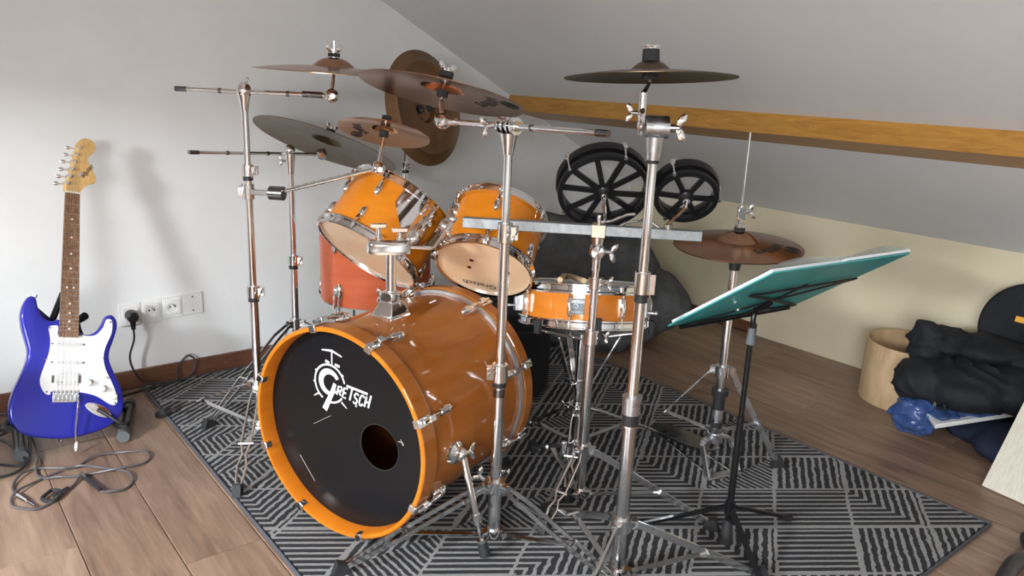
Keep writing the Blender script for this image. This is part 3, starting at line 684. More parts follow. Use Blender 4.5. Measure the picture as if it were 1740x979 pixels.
# lettering R E T S C H as slanted strokes (unit cell 0.0135 wide, 0.026 high)
LET = {'R': [[(0, 0), (0, 1), (0.7, 1), (0.85, 0.78), (0.7, 0.52), (0, 0.52)], [(0.35, 0.52), (0.85, 0)]], 'E': [[(0.8, 1), (0, 1), (0, 0), (0.8, 0)], [(0, 0.5), (0.65, 0.5)]],
       'T': [[(0.4, 1.05), (0.4, 0)]], 'S': [[(0.85, 0.85), (0.6, 1), (0.2, 1), (0, 0.78), (0.2, 0.55), (0.65, 0.45), (0.85, 0.25), (0.65, 0), (0.2, 0), (0, 0.16)]],
       'C': [[(0.85, 0.8), (0.6, 1), (0.25, 1), (0, 0.7), (0, 0.3), (0.25, 0), (0.6, 0), (0.85, 0.2)]], 'H': [[(0, 0), (0, 1)], [(0.85, 0), (0.85, 1.2)], [(0, 0.5), (0.85, 0.5)]]}
x0 = -0.0190
for i, (chh, y0, hh_) in enumerate((('R', 0.0890, 0.023), ('E', 0.0870, 0.025), ('T', 0.0845, 0.034), ('S', 0.0810, 0.026), ('C', 0.0800, 0.027), ('H', 0.0795, 0.028))):
    for pl in LET[chh]: stroke(q, [(x0 + 0.0140 * px_ + 0.28 * hh_ * py_, y0 + hh_ * py_) for px_, py_ in pl], 0.0052)
    x0 += 0.0158 if chh == 'T' else 0.0178
stroke(q, [(0.0130, 0.1195), (0.0790, 0.1145)], 0.0062)
stroke(q, [(0.0425 + 0.0028 * math.cos(2 * PI * k / 12), 0.0755 + 0.0028 * math.sin(2 * PI * k / 12)) for k in range(13)], 0.0012)
mk('logo', q, G['print_white'], fh, smooth=False)
q = MB(); stroke(q, [(0.170, 0.018), (0.182, 0.020), (0.187, 0.012)], 0.0014); stroke(q, [(0.178, 0.026), (0.184, 0.012)], 0.0012); stroke(q, [(-0.100, -0.010), (-0.040, 0.028)], 0.0006); stroke(q, [(-0.15, -0.11), (-0.10, -0.17)], 0.0010); mk('scuff', q, G['plastic_cream'], fh, smooth=False)
# claws, tension rods and lugs
def claw(th, front=True):
    hoop = hf if front else hr
    H = (lambda h: h) if front else (lambda h: 0.494 - h)
    tt = math.radians(th); rad = rB * math.cos(tt) + UP * math.sin(tt); tan = rB * -math.sin(tt) + UP * math.cos(tt)
    q = MB(); q.obox(cF + aB * H(0.018) + rad * 0.2695, aB, tan, rad, 0.044, 0.022, 0.0045); q.obox(cF + aB * H(-0.0022) + rad * 0.2625, aB, tan, rad, 0.0040, 0.020, 0.018); q.obox(cF + aB * H(0.006) + rad * 0.2535, aB, tan, rad, 0.018, 0.016, 0.003)
    q.obox(cF + aB * H(0.036) + rad * 0.276, aB, tan, rad, 0.020, 0.016, 0.014)
    c = mk('claw', q, G['chrome'], BD, bevel=0.0015)
    q = MB(); q.cyl(cF + aB * H(0.008) + rad * 0.277, cF + aB * H(0.105) + rad * 0.273, 0.0042, n=10); mk('tension_rod', q, G['chrome'], c)
    q = MB(); q.ell(cF + aB * H(0.103) + rad * 0.262, tan * 0.0115, rad * 0.017, aB * 0.026, 16, 10); q.cyl(cF + aB * H(0.072) + rad * 0.274, cF + aB * H(0.092) + rad * 0.272, 0.0072, 0.009, 12); mk('lug', q, G['chrome'], c)
for th in (104, 66, 21, -27, -74, -118, -158, 161): claw(th)
for th in (110, 65, 20, -25, -70, -115, -160, 155): claw(th, False)
# spurs
for sgn in (1, -1):
    th = -6 if sgn > 0 else 186; pb = bp(th, 0.254, 0.135); rad = rB * sgn
    q = MB(); q.lathe([(0.0, 0.016), (0.018, 0.015), (0.028, 0.008), (0.030, 0.0)], pb, rad, 24); q.ell(pb + rad * 0.022, rad * 0.014, aB * 0.014, UP * 0.018); br = mk('spur_bracket', q, G['chrome'], BD)
    foot = V(cF.x, cF.y, 0) + aB * 0.140 + rB * sgn * 0.345; foot.z = FZ + 0.012; top = pb + rad * 0.026; d = (foot - top).normalized()
    q = MB(); q.cyl(top - d * 0.01, top + d * 0.155, 0.0085, n=14); q.cyl(top + d * 0.15, top + d * 0.172, 0.0115, n=14); q.cyl(top + d * 0.17, foot - d * 0.03, 0.0052, n=10); sp_ = mk('spur', q, G['chrome'], BD)
    q = MB(); wing_nut(q, top + aB * 0.012, aB + rad * 0.4, UP, 1.3); mk('spur_wing_bolt', q, G['chrome'], sp_); q = MB(); q.cyl(foot - d * 0.034, foot - d * 0.026, 0.012, n=14); mk('spur_nut', q, G['chrome'], sp_)
    q = MB(); q.cyl(foot - d * 0.027, foot + d * 0.008, 0.0125, 0.014, 12); mk('spur_foot', q, G['rubber'], sp_)
# ghost ring of the removed mount
# tom holder on top of the shell
mP = V(-2.174, -1.223, 0)
q = MB(); bz = 0.535
for (r0x, r0y, z0), (r1x, r1y, z1) in (((0.040, 0.034, bz), (0.038, 0.032, bz + 0.012)), ((0.038, 0.032, bz + 0.012), (0.021, 0.020, bz + 0.045)), ((0.021, 0.020, bz + 0.045), (0.019, 0.019, bz + 0.070))):
    vs = []
    for rx_, ry_, zz in ((r0x, r0y, z0), (r1x, r1y, z1)):
        vs += [V(mP.x, mP.y, zz) + aB * rx_ * i + rB * ry_ * j for i, j in ((-1, -1), (1, -1), (1, 1), (-1, 1))]
    q._a(vs, [(0, 1, 5, 4), (1, 2, 6, 5), (2, 3, 7, 6), (3, 0, 4, 7), (4, 5, 6, 7), (3, 2, 1, 0)])
tm = mk('tom_holder', q, G['chrome'], BD, bevel=0.003)
q = MB(); q.cyl(mP + UP * (bz + 0.06), mP + UP * 0.712, 0.0125, n=20); mk('post', q, G['chrome'], tm)
q = MB(); wing_nut(q, mP + UP * (bz + 0.055) + aB * 0.018 + rB * 0.02, rB + aB * 0.5, UP, 1.2); mk('wing_bolt', q, G['chrome'], tm); q = MB(); wing_nut(q, mP + UP * (bz + 0.05) - rB * 0.02, -rB, UP, 1.2); mk('wing_bolt', q, G['chrome'], tm)
hd = V(0.86, -0.50, 0).normalized(); hs = hd.cross(UP)
q = MB(); sg = lambda v: 1 if v >= 0 else -1
q.prism([(-0.005 + 0.054 * sg(math.cos(t)) * abs(math.cos(t)) ** 0.75, 0.024 * sg(math.sin(t)) * abs(math.sin(t)) ** 0.75) for t in [2 * PI * k / 32 for k in range(32)]], mP + UP * 0.702, hd, hs, UP, 0.0, 0.034, 0.012, 0.012); mk('arm_block', q, G['chrome'], tm)
for u, zz in ((-0.030, 0.778), (0.022, 0.768)):
    q = MB(); p = mP + hd * u; q.cyl(p + UP * 0.730, p + UP * (zz - 0.014), 0.006, n=12); q.cyl(p + UP * 0.730, p + UP * 0.742, 0.0095, n=14); q.bar(p + UP * (zz - 0.008) - hd * 0.020, p + UP * (zz - 0.008) + hd * 0.020, 0.012, 0.011); mk('t_knob', q, G['chrome'], tm, bevel=0.002)

# ------------------------------------------------------------------ toms
def dirv(az, el): a, e = math.radians(az), math.radians(el); return V(math.cos(e) * math.cos(a), math.cos(e) * math.sin(a), math.sin(e))
def flanged_hoop(q, c, a, R, h0, h1, n=72, hint=None):
    """triple flanged steel hoop from h0 (outer rim) to h1 (towards the shell)"""
    s = 1 if h1 > h0 else -1; t = 0.0022
    q.lathe([(R - 0.004, h0), (R, h0 + s * 0.001), (R, h0 + s * 0.003), (R - 0.0055, h0 + s * 0.006), (R - 0.0055, h1 - s * 0.008), (R + 0.002, h1 - s * 0.004), (R + 0.002, h1), (R - 0.0075, h1), (R - 0.0078, h0 + s * 0.004)], c, a, n, hint, close=True)
def drum_shell(o, c, a, R, rs, L, shell_mat, head0, head1, nl, off, hint, lugkind='oval', hoop0=True):
    """c: centre of the lower rim, a: axis up, R: hoop radius, rs: shell radius, L: rim to rim; nl lugs"""
    a = V(a).normalized(); x, y, _ = frame(a, hint); HH_ = 0.026
    q = MB(); q.ring(c, a, rs - 0.006, rs, 0.012, L - 0.012, 80, hint=hint); sh = mk('shell', q, G[shell_mat], o)
    if hoop0:
        q = MB(); flanged_hoop(q, c, a, R, 0, HH_, hint=hint); mk('lower_hoop', q, G['chrome'], o)
    q = MB(); flanged_hoop(q, c, a, R, L, L - HH_, hint=hint); mk('upper_hoop', q, G['chrome'], o)
    q = MB(); q.disc(c + a * 0.010, a, R - 0.006, 64); lh = mk('lower_head', q, G[head0], o, smooth=False)
    q = MB(); q.disc(c + a * (L - 0.010), a, R - 0.006, 64); mk('upper_head', q, G[head1], o, smooth=False)
    for k in range(nl):
        t = off + 2 * PI * k / nl; d = x * math.cos(t) + y * math.sin(t); tn = a.cross(d)
        if lugkind == 'oval':
            for hgt, sgn in ((0.062, -1), (L - 0.062, 1)):
                q = MB(); q.ell(c + a * hgt + d * rs, d * 0.013, tn * 0.0105, a * 0.021, 14, 8); q.cyl(c + a * (hgt + sgn * 0.012) + d * (rs + 0.008), c + a * (hgt + sgn * 0.026) + d * (R + 0.001), 0.0052, 0.006, 10)
                lg = mk('lug', q, G['chrome'], o)
                q = MB(); e = 0.004 if sgn < 0 else L - 0.004
                q.cyl(c + a * (hgt + sgn * 0.012) + d * (R - 0.0005), c + a * e + d * (R + 0.0015), 0.0032, n=8)
                hx0 = c + a * (HH_ - 0.006 if sgn < 0 else L - HH_ + 0.006) + d * (R + 0.0015); q.cyl(hx0, hx0 + a * sgn * 0.010, 0.0055, n=8); mk('tension_rod', q, G['chrome'], lg)
                if sgn < 0 and not hoop0: pass
        else:
            q = MB(); m_ = L / 2; q.obox(c + a * m_ + d * (rs + 0.005), d, tn, a, 0.014, 0.013, 0.050); q.ell(c + a * m_ + d * (rs + 0.009), d * 0.009, tn * 0.007, a * 0.029, 12, 8); lg = mk('lug', q, G['chrome'], o, bevel=0.002)
            q = MB(); q.cyl(c + a * 0.004 + d * (R - 0.001), c + a * (L - 0.004) + d * (R - 0.001), 0.0030, n=8); mk('tension_rod', q, G['chrome'], lg)
    return sh, lh, x, y, a
TL0 = V(-2.076, -0.909, 0.621); aTL = -dirv(-170.3, -46.3)
TL = thing('rack_tom', TL0, 'amber lacquered rack tom with wide chrome mounting plate, larger of the two', 'drum', 'shells of the drum kit')
hTL = V(0.63, -0.777, 0.0)
shTL, lhTL, xT, yT, aT = drum_shell(TL, TL0, aTL, 0.163, 0.1524, 0.203, 'tom_lacquer', 'head_peach', 'head_white', 6, math.radians(-155), -UP)
TR0 = V(-1.891, -1.227, 0.621); aTR = -dirv(-145.5, -43.7)
TR = thing('rack_tom', TR0, 'small amber lacquered rack tom with peach coloured lower head beside the snare', 'drum', 'shells of the drum kit')
shTR, lhTR, xR, yR, aR = drum_shell(TR, TR0, aTR, 0.137, 0.127, 0.198, 'tom_lacquer', 'head_peach', 'head_white', 6, math.radians(-167), -UP)
# small print and screws on the lower head of the small tom (seen from below)
hx_ = V(0.777, -0.63, 0); hx_ = (hx_ - aR * hx_.dot(aR)).normalized(); hy_ = aR.cross(hx_)
if hy_.z < 0: hy_ = -hy_
q = MB(); q.text('Gretsch', 0.030, lambda u, w: TR0 + aR * 0.0092 + hx_ * (-0.014 - u) + hy_ * (-0.082 - w), 0.0003); mk('print', q, G['print_black'], lhTR, smooth=False)
for u, w in ((-0.035, 0.028), (-0.042, -0.010), (0.066, 0.005), (0.062, -0.028)):
    q = MB(); q.cyl(TR0 + aR * 0.0098 + hx_ * u + hy_ * w, TR0 + aR * 0.0088 + hx_ * u + hy_ * w, 0.0062, n=14); mk('screw_mark', q, G['bronze_raw'], lhTR)
# mounting plate of the larger tom: curved steel band round the shell on the snare side
vr = V(0.75, -0.66, 0.0)
def tom_plate(o, c, a, rs, L, mid, half, hint):
    x, y, _ = frame(a, hint); q = MB(); n = 24; vs = []
    for k in range(n + 1):
        t = mid - half + 2 * half * k / n; u = abs(k / n - 0.5) * 2; lo = 0.055 + 0.075 * u ** 1.5
        d = x * math.cos(t) + y * math.sin(t)
        for rr_ in (rs + 0.006, rs + 0.009): vs += [c + a * lo + d * rr_, c + a * (L - 0.022) + d * rr_]
    fs = []
    for k in range(n):
        b0, b1 = 4 * k, 4 * k + 4
        fs += [(b0, b0 + 1, b1 + 1, b1), (b0 + 2, b1 + 2, b1 + 3, b0 + 3), (b0, b1, b1 + 2, b0 + 2), (b0 + 1, b0 + 3, b1 + 3, b1 + 1)]
    fs += [(0, 2, 3, 1), (4 * n, 4 * n + 1, 4 * n + 3, 4 * n + 2)]
    q._a(vs, fs); pl = mk('mounting_plate', q, G['chrome'], o)
    d = x * math.cos(mid) + y * math.sin(mid); tn = a.cross(d)
    q = MB(); q.ell(c + a * 0.095 + d * (rs + 0.016) , d * 0.018, tn * 0.020, a * 0.038, 18, 12); mk('mount_boss', q, G['chrome'], pl)
    for s1_, h_ in ((-0.7, L - 0.045), (0.7, L - 0.045), (-0.2, 0.15), (0.15, 0.165)):
        t = mid + half * s1_ ; e = x * math.cos(t) + y * math.sin(t); q = MB(); q.ell(c + a * h_ + e * (rs + 0.0095), e * 0.004, a.cross(e) * 0.006, a * 0.006, 10, 6); mk('bolt', q, G['chrome'], pl)
    q = MB(); b0 = c + a * 0.13 + d * (rs + 0.018); wing_nut(q, b0, d + a * 0.6, a, 1.3); mk('wing_nut', q, G['chrome'], pl)
    return pl
# angle of the plate: direction seen right of the tom
tv = (CAM - TL0); tv = (tv - aTL * tv.dot(aTL)).normalized(); tr_ = V(0.777, -0.63, 0); tr_ = (tr_ - aTL * tr_.dot(aTL)).normalized(); tv = (tv * 0.80 + tr_ * 0.62).normalized(); mid = math.atan2(tv.dot(yT), tv.dot(xT))
tom_plate(TL, TL0, aTL, 0.1524, 0.203, mid, 0.62, -UP)
# bracket and L-rod side of the toms
q = MB(); pk = TL0 + aTL * 0.125 + (xT * math.cos(mid + 0.95) + yT * math.sin(mid + 0.95)) * 0.170
dk = (xT * math.cos(mid + 0.95) + yT * math.sin(mid + 0.95)); q.lathe([(0.0, 0.020), (0.016, 0.019), (0.024, 0.010), (0.026, -0.012)], pk, dk, 24); q.cyl(pk + dk * 0.016, pk + dk * 0.028, 0.012, n=14); bk = mk('mount_disc', q, G['chrome'], TL)
lr = [mP + hd * 0.046 + UP * 0.716, mP + hd * 0.098 + UP * 0.714, mP + hd * 0.106 + UP * 0.717, mP + hd * 0.135 + aB * 0.02 + UP * 0.775, mP + hd * 0.138 + aB * 0.024 + UP * 0.785]
q = MB(); q.tube(lr, 0.0058, 10); q.sph(lr[-1], 0.011); mk('l_rod', q, G['chrome'], tm)
q = MB(); q.tube([mP - hd * 0.045 + UP * 0.716, mP - hd * 0.06 + aB * 0.03 + UP * 0.722, TL0 + aTL * 0.06 + tv * 0.17], 0.0058, 10); mk('l_rod', q, G['chrome'], tm)
tv2 = V(-0.75, 0.45, 0.1); tv2 = (tv2 - aTR * tv2.dot(aTR)).normalized()
q = MB(); pk = TR0 + aTR * 0.10 + tv2 * 0.135; q.lathe([(0.0, 0.020), (0.014, 0.019), (0.022, 0.010), (0.024, -0.010)], pk, tv2, 24); q.obox(pk + tv2 * 0.006, aTR, aTR.cross(tv2), tv2, 0.12, 0.02, 0.006); mk('mount_bracket', q, G['chrome'], TR, bevel=0.002)
# stickers inside the steel band of the small tom are left plain
# floor tom
FT0 = V(-1.834, -0.530, 0.366)
FT = thing('floor_tom', (FT0.x, FT0.y, FZ), 'red orange floor tom on thin legs half hidden behind the larger rack tom', 'drum', 'shells of the drum kit')
drum_shell(FT, FT0, UP, 0.197, 0.188, 0.27, 'floor_tom_lacquer', 'head_white', 'head_white', 6, math.radians(198), (1, 0, 0), hoop0=False)
for k in range(3):
    az = 204 + 120 * k; d = V(math.cos(math.radians(az)), math.sin(math.radians(az)), 0); p = FT0 + d * 0.197
    q = MB(); q.cyl((p.x, p.y, 0.46), (p.x + d.x * 0.03, p.y + d.y * 0.03, FZ + 0.02), 0.0048, n=10); lg = mk('leg', q, G['chrome'], FT)
    q = MB(); q.ell(p + UP * 0.065 - d * 0.004, d * 0.012, d.cross(UP) * 0.013, UP * 0.026, 14, 8); mk('leg_bracket', q, G['chrome'], FT)
    q = MB(); q.cyl((p.x + d.x * 0.03, p.y + d.y * 0.03, FZ), (p.x + d.x * 0.03, p.y + d.y * 0.03, FZ + 0.03), 0.013, 0.010, 12); mk('rubber_foot', q, G['rubber'], lg)

# ------------------------------------------------------------------ snare and its stand
S0 = V(-1.609, -1.336, 0.455); aS = V(0.130, 0.160, 0.978).normalized()
SN = thing('snare_drum', S0, 'shallow amber snare drum with chrome hoops on a low stand', 'drum', 'shells of the drum kit')
camS = (CAM - S0); camS.z = 0; camS.normalize()
shS, lhS, xs_, ys_, _ = drum_shell(SN, S0, aS, 0.187, 0.178, 0.122, 'snare_lacquer', 'head_white', 'head_white', 8, math.radians(-11), camS, 'tube')
def rim(th, rho, h): return S0 + aS * h + (xs_ * math.cos(math.radians(th)) + ys_ * math.sin(math.radians(th))) * rho
# badge (metal plate with letters) facing the camera
bdir = xs_ * math.cos(math.radians(-5)) + ys_ * math.sin(math.radians(-5))
def onshell(u, w, e=0.0012):
    t = math.radians(-5) + u / 0.178; d = xs_ * math.cos(t) + ys_ * math.sin(t); return S0 + aS * (0.062 + w) + d * (0.178 + e)
q = MB(); nU = 8; g = [[onshell(-0.019 + 0.038 * i / nU, w, e) for i in range(nU + 1)] for e in (0.0, 0.0016) for w in (-0.021, 0.021)]
vs = [p for r_ in g for p in r_]; n1 = nU + 1
fs = [(i, i + 1, n1 + i + 1, n1 + i) for i in range(nU)] + [(2 * n1 + i, 3 * n1 + i, 3 * n1 + i + 1, 2 * n1 + i + 1) for i in range(nU)] + [(i, 2 * n1 + i, 2 * n1 + i + 1, i + 1) for i in range(nU)] + [(n1 + i, n1 + i + 1, 3 * n1 + i + 1, 3 * n1 + i) for i in range(nU)] + [(0, n1, 3 * n1, 2 * n1), (nU, 2 * n1 + nU, 3 * n1 + nU, n1 + nU)]
q._a(vs, fs); bd = mk('badge', q, G['badge'], shS)
q = MB(); q.text('GRETSCH', 0.0105, lambda u, w: onshell(u * 0.80, w + 0.0095, 0.0021), 0.0004); q.tube([onshell(-0.014 + 0.0014 * k, -0.0145 + 0.0022 * math.sin(k * 1.3), 0.002) for k in range(21)], 0.0005, 5)
q.tube([onshell(-0.004 + 0.0055 * math.cos(2 * PI * k / 16), 0.0015 + 0.0055 * math.sin(2 * PI * k / 16), 0.002) for k in range(16)], 0.0009, 5, True); mk('badge_lettering', q, G['print_white'], bd, smooth=False)
# strainer and butt plate
for th, nm in ((62, 'strainer'), (-75, 'butt_plate')):
    d = xs_ * math.cos(math.radians(th)) + ys_ * math.sin(math.radians(th)); tn = aS.cross(d)
    q = MB(); q.obox(S0 + aS * 0.062 + d * 0.190, d, tn, aS, 0.024, 0.030, 0.056); q.cyl(S0 + aS * 0.048 + d * 0.20, S0 + aS * 0.048 + d * 0.222, 0.0045, n=10); q.sph(S0 + aS * 0.048 + d * 0.224, 0.006); mk(nm, q, G['zinc'], SN, bevel=0.004)
q = MB(); d = xs_ * math.cos(math.radians(12)) + ys_ * math.sin(math.radians(12)); q.obox(S0 + d * 0.196 + aS * 0.004, d, aS.cross(d), aS, 0.012, 0.020, 0.062); mk('hoop_pad', q, G['rubber'], SN, bevel=0.003)
lat = V(0.777, -0.63, 0); lat = (lat - aS * lat.dot(aS)).normalized(); dep = aS.cross(lat)
for off, tw, near in ((-0.080, 0.10, 'small rack tom'), (-0.016, -0.06, 'slim bar stand')):
    p0 = S0 + aS * 0.1305 - dep * 0.150 + lat * off; p1 = S0 + aS * 0.1305 + dep * 0.230 + lat * (off + tw * 0.38)
    if (p0 - CAM).length > (p1 - CAM).length: p0, p1 = S0 + aS * 0.1305 + dep * 0.150 + lat * off, S0 + aS * 0.1305 - dep * 0.230 + lat * (off + tw * 0.38)
    dst = thing('drumstick', p0, 'wooden drumstick lying on the snare, the one nearer the ' + near, 'drumstick', 'drumsticks on the snare'); d = (p1 - p0).normalized()
    q = MB(); q.cyl(p0, p0.lerp(p1, 0.75), 0.0075, n=14); q.cyl(p0.lerp(p1, 0.75), p1 - d * 0.012, 0.0075, 0.0038, 14); mk('shaft', q, G['plywood'], dst)
    q = MB(); q.ell(p1 - d * 0.004, lat * 0.0052, aS * 0.0052, d * 0.009, 12, 8); mk('tip', q, G['plywood'], dst)
bS = V(-1.609, -1.336, 0); SS = thing('snare_stand', bS, 'low chrome tripod stand with folding basket arms under the snare', 'snare stand')
pole(SS, bS, 0.06, 0.30, 0.0125, 'lower_tube', 'dark_chrome'); pole(SS, bS, 0.22, 0.425, 0.0145, 'upper_tube'); clamp(SS, bS, 0.20, 0.0125, 200, 0.03)
q = MB(); q.cyl(bS + UP * 0.262, bS + UP * 0.285, 0.020, n=18); mk('basket_collar', q, G['chrome'], SS)
for az in (188, 308, 68):
    d = V(math.cos(math.radians(az)), math.sin(math.radians(az)), 0); q = MB()
    q.bar(bS + UP * 0.412 + d * 0.01, bS + d * 0.172 + UP * (S0.z - 0.012 - d.dot(V(0.133, 0.164, 0)) * 0.172), 0.020, 0.007); q.bar(bS + UP * 0.275 + d * 0.018, bS + d * 0.045 + UP * 0.28, 0.016, 0.006); q.bar(bS + d * 0.040 + UP * 0.278, bS + d * 0.110 + UP * (0.425 - d.dot(V(0.133, 0.164, 0)) * 0.09), 0.016, 0.006)
    ba = mk('basket_arm', q, G['chrome'], SS, bevel=0.002)
    q = MB(); e = S0 + (d * 0.190); e = bS + d * 0.196 + UP * (S0.z + (d.dot(V(-0.133, -0.164, 0))) * 0.196); q.obox(e + UP * 0.002, d, d.cross(UP), UP, 0.016, 0.018, 0.040); mk('grip', q, G['rubber'], ba, bevel=0.003)
tripod(SS, bS, 0.19, 0.085, ((100, 0.27, 'strap', 'wedge'), (-3, 0.37, 'rod', 'wedge'), (222, 0.20, 'rod', 'plug')), 0.0125, 0.013)

# ------------------------------------------------------------------ hi-hat stand
HS = thing('hi_hat_stand', HB, 'chrome hi-hat stand with pedal plate and sprawling strap legs', 'hi-hat stand')
pole(HS, HB, 0.30, 0.635, 0.0115, 'upper_tube'); pole(HS, HB, 0.235, 0.33, 0.0135, 'middle_tube', 'chrome_worn'); pole(HS, HB, 0.115, 0.24, 0.0155, 'lower_tube', 'zinc'); pole(HS, HB, 0.62, 1.014, 0.0032, 'pull_rod')
q = MB(); q.cyl(HB + UP * 0.205, HB + UP * 0.25, 0.0175, n=20); q.cyl(HB + UP * 0.25, HB + UP * 0.268, 0.0250, n=22); mk('spring_collar', q, G['black_plastic'], HS); q = MB(); q.cyl(HB + UP * 0.145, HB + UP * 0.165, 0.0175, n=20); mk('lock_ring', q, G['black_plastic'], HS)
q = MB(); q.cyl(HB + UP * 0.665, HB + UP * 0.676, 0.0225, 0.024, 22); q.cyl(HB + UP * 0.630, HB + UP * 0.665, 0.0145, 0.019, 20); mk('cymbal_seat', q, G['black_plastic'], HS)
q = MB(); q.cyl(HB + UP * 0.676, HB + UP * 0.683, 0.017, n=20); mk('felt_washer', q, G['felt'], HS); q = MB(); q.cyl(cH + nH * 0.041, cH + nH * 0.050, 0.015, n=20); mk('felt_washer', q, G['felt'], HS)
q = MB(); k0 = cH + nH * 0.050; q.cyl(k0, k0 + UP * 0.012, 0.0135, n=18); q.cyl(k0 + UP * 0.012, k0 + UP * 0.026, 0.008, n=14); q.obox(k0 + UP * 0.042, V(0.777, -0.63, 0), V(0.63, 0.777, 0), UP, 0.022, 0.018, 0.034); cl = mk('clutch', q, G['chrome'], HS, bevel=0.002)
q = MB(); wing_nut(q, k0 + UP * 0.044 + V(0.777, -0.63, 0) * 0.010, V(0.777, -0.63, 0.2), UP, 1.3); mk('wing_nut', q, G['chrome_worn'], cl)
tripod(HS, HB, 0.325, 0.135, ((-32, 0.21, 'blade', 'wedge'), (112, 0.26, 'flat', 'wedge')), 0.0135, 0.016, 'zinc')
q = MB(); q.cyl(HB + UP * 0.10, HB + UP * 0.128, 0.024, n=22); hb = mk('base_hub', q, G['zinc'], HS)
fd = V(0.28, 0.96, 0).normalized(); fs_ = fd.cross(UP)
for s in (-1, 1):
    q = MB(); p = [HB + UP * 0.115 + fs_ * s * 0.02 - fd * 0.006, HB + UP * 0.112 + fs_ * s * 0.044 - fd * 0.01, HB + UP * 0.095 + fs_ * s * 0.052 - fd * 0.012, HB + UP * 0.020 + fs_ * s * 0.056 - fd * 0.055]
    for i in range(3): q.bar(p[i], p[i + 1], 0.020, 0.005, fs_ * s if i else UP)
    mk('frame_arm', q, G['zinc'], HS)
q = MB(); q.bar(HB + UP * 0.015 - fs_ * 0.058 - fd * 0.055, HB + UP * 0.015 + fs_ * 0.058 - fd * 0.055, 0.030, 0.006); mk('base_plate', q, G['zinc'], HS, bevel=0.001)
for s in (-1, 1):
    q = MB(); q.cyl(HB + UP * 0.014 + fs_ * s * 0.040 - fd * 0.05, HB + UP * 0.012 + fs_ * s * 0.030 + fd * 0.26, 0.003, n=8); mk('link_rod', q, G['chrome_worn'], HS)
    q = MB(); q.cyl(HB + UP * 0.015 + fs_ * s * 0.046 - fd * 0.050, HB + UP * 0.036 + fs_ * s * 0.046 - fd * 0.050, 0.005, n=10); q.cyl(HB + UP * 0.034 + fs_ * s * 0.046 - fd * 0.050, HB + UP * 0.040 + fs_ * s * 0.046 - fd * 0.050, 0.008, n=10); mk('spur_screw', q, G['chrome'], HS)
q = MB(); q.prism([(-0.028, 0.0), (0.028, 0.0), (0.044, 0.06), (0.046, 0.22), (0.036, 0.30), (-0.036, 0.30), (-0.046, 0.22), (-0.044, 0.06)], HB + UP * 0.062 + fd * 0.005, fs_, (fd * 0.985 - UP * 0.17).normalized(), (UP + fd * 0.17).normalized(), 0, 0.009, 0.002, 0.002); mk('footboard', q, G['dark_chrome'], HS)
q = MB(); q.tube([HB + UP * 0.10, HB + UP * 0.070 + fd * 0.012], 0.005, 8); mk('pull_chain', q, G['dark_chrome'], HS)

# ------------------------------------------------------------------ stand E, bar and rototoms
bE = V(-1.727, -1.490, 0); SE = thing('bar_stand', bE, 'slim chrome tripod stand behind the thick straight stand carrying a grey square bar', 'percussion stand', SG)
pole(SE, bE, 0.018, 0.48, 0.0135, 'lower_tube', 'chrome_worn'); pole(SE, bE, 0.47, 0.63, 0.0108, 'middle_tube'); pole(SE, bE, 0.62, 0.70, 0.0085, 'upper_tube')
clamp(SE, bE, 0.482, 0.0135, 20, 0.04, sleeve=False); clamp(SE, bE, 0.628, 0.0108, 20, 0.03, sleeve=False)
q = MB(); q.cyl(bE + UP * 0.66, bE + UP * 0.695, 0.011, n=16); q.lathe([(0.0, -0.022), (0.016, -0.020), (0.020, -0.012), (0.020, 0.012), (0.016, 0.020), (0.0, 0.022)], bE + UP * 0.712, V(0.63, 0.777, 0), 22); q.cyl(bE + UP * 0.725, bE + UP * 0.752, 0.012, 0.017, 14); tl = mk('tilter', q, G['chrome'], SE)
q = MB(); wing_nut(q, bE + UP * 0.712 + V(0.777, -0.63, 0) * 0.02, V(0.777, -0.63, -0.15), UP, 1.5); mk('wing_nut', q, G['chrome_worn'], tl)
tripod(SE, bE, 0.157, 0.026, ((-61, 0.36, 'blade', 'wedge'), (200, 0.20, 'rod', 'wedge'), (76, 0.30, 'strap', 'wedge')), 0.0135, 0.014)
q = MB(); q.obox(bE + UP * 0.157 - V(0.04, -0.035, 0), V(0.777, -0.63, 0), V(0.63, 0.777, 0), UP, 0.014, 0.012, 0.040); mk('clamp_lever', q, G['zinc'], SE, bevel=0.003)
ba, bb = V(-1.971, -1.241, 0.766), V(-1.538, -1.667, 0.766); bdv = (bb - ba).normalized(); bw = bdv.cross(UP)
q = MB(); q.bar(ba, bb, 0.026, 0.026); br = mk('square_bar', q, G['grey_bar'], SE, bevel=0.0015)
q = MB(); pe = bE + UP * 0.766; q.obox(pe, bdv, bw, UP, 0.036, 0.034, 0.034); q.cyl(pe + UP * 0.015, pe + UP * 0.04, 0.006, n=10); mk('bar_clamp', q, G['chrome'], SE, bevel=0.002)
q = MB(); q.tube(catmull([pe + UP * 0.022, pe + UP * 0.024 + bdv * 0.03 - bw * 0.01, pe + UP * 0.040 + bdv * 0.065 - bw * 0.01, pe + UP * 0.045 + bdv * 0.09 - bw * 0.01], 5), 0.004, 8); mk('lever', q, G['chrome'], SE)
q = MB(); pr2 = ba.lerp(bb, 0.82); q.tube(catmull([pr2 + UP * 0.015, pr2 + UP * 0.030 - bdv * 0.03, pr2 + UP * 0.024 - bdv * 0.075, pr2 + UP * 0.013 - bdv * 0.095], 5), 0.004, 8); mk('lever', q, G['chrome'], SE)
q = MB(); pe2 = ba.lerp(bb, 0.86) ; q.cyl(pe2 + UP * 0.008, pe2 + UP * 0.024, 0.011, n=14); mk('rod_socket', q, G['chrome'], SE)
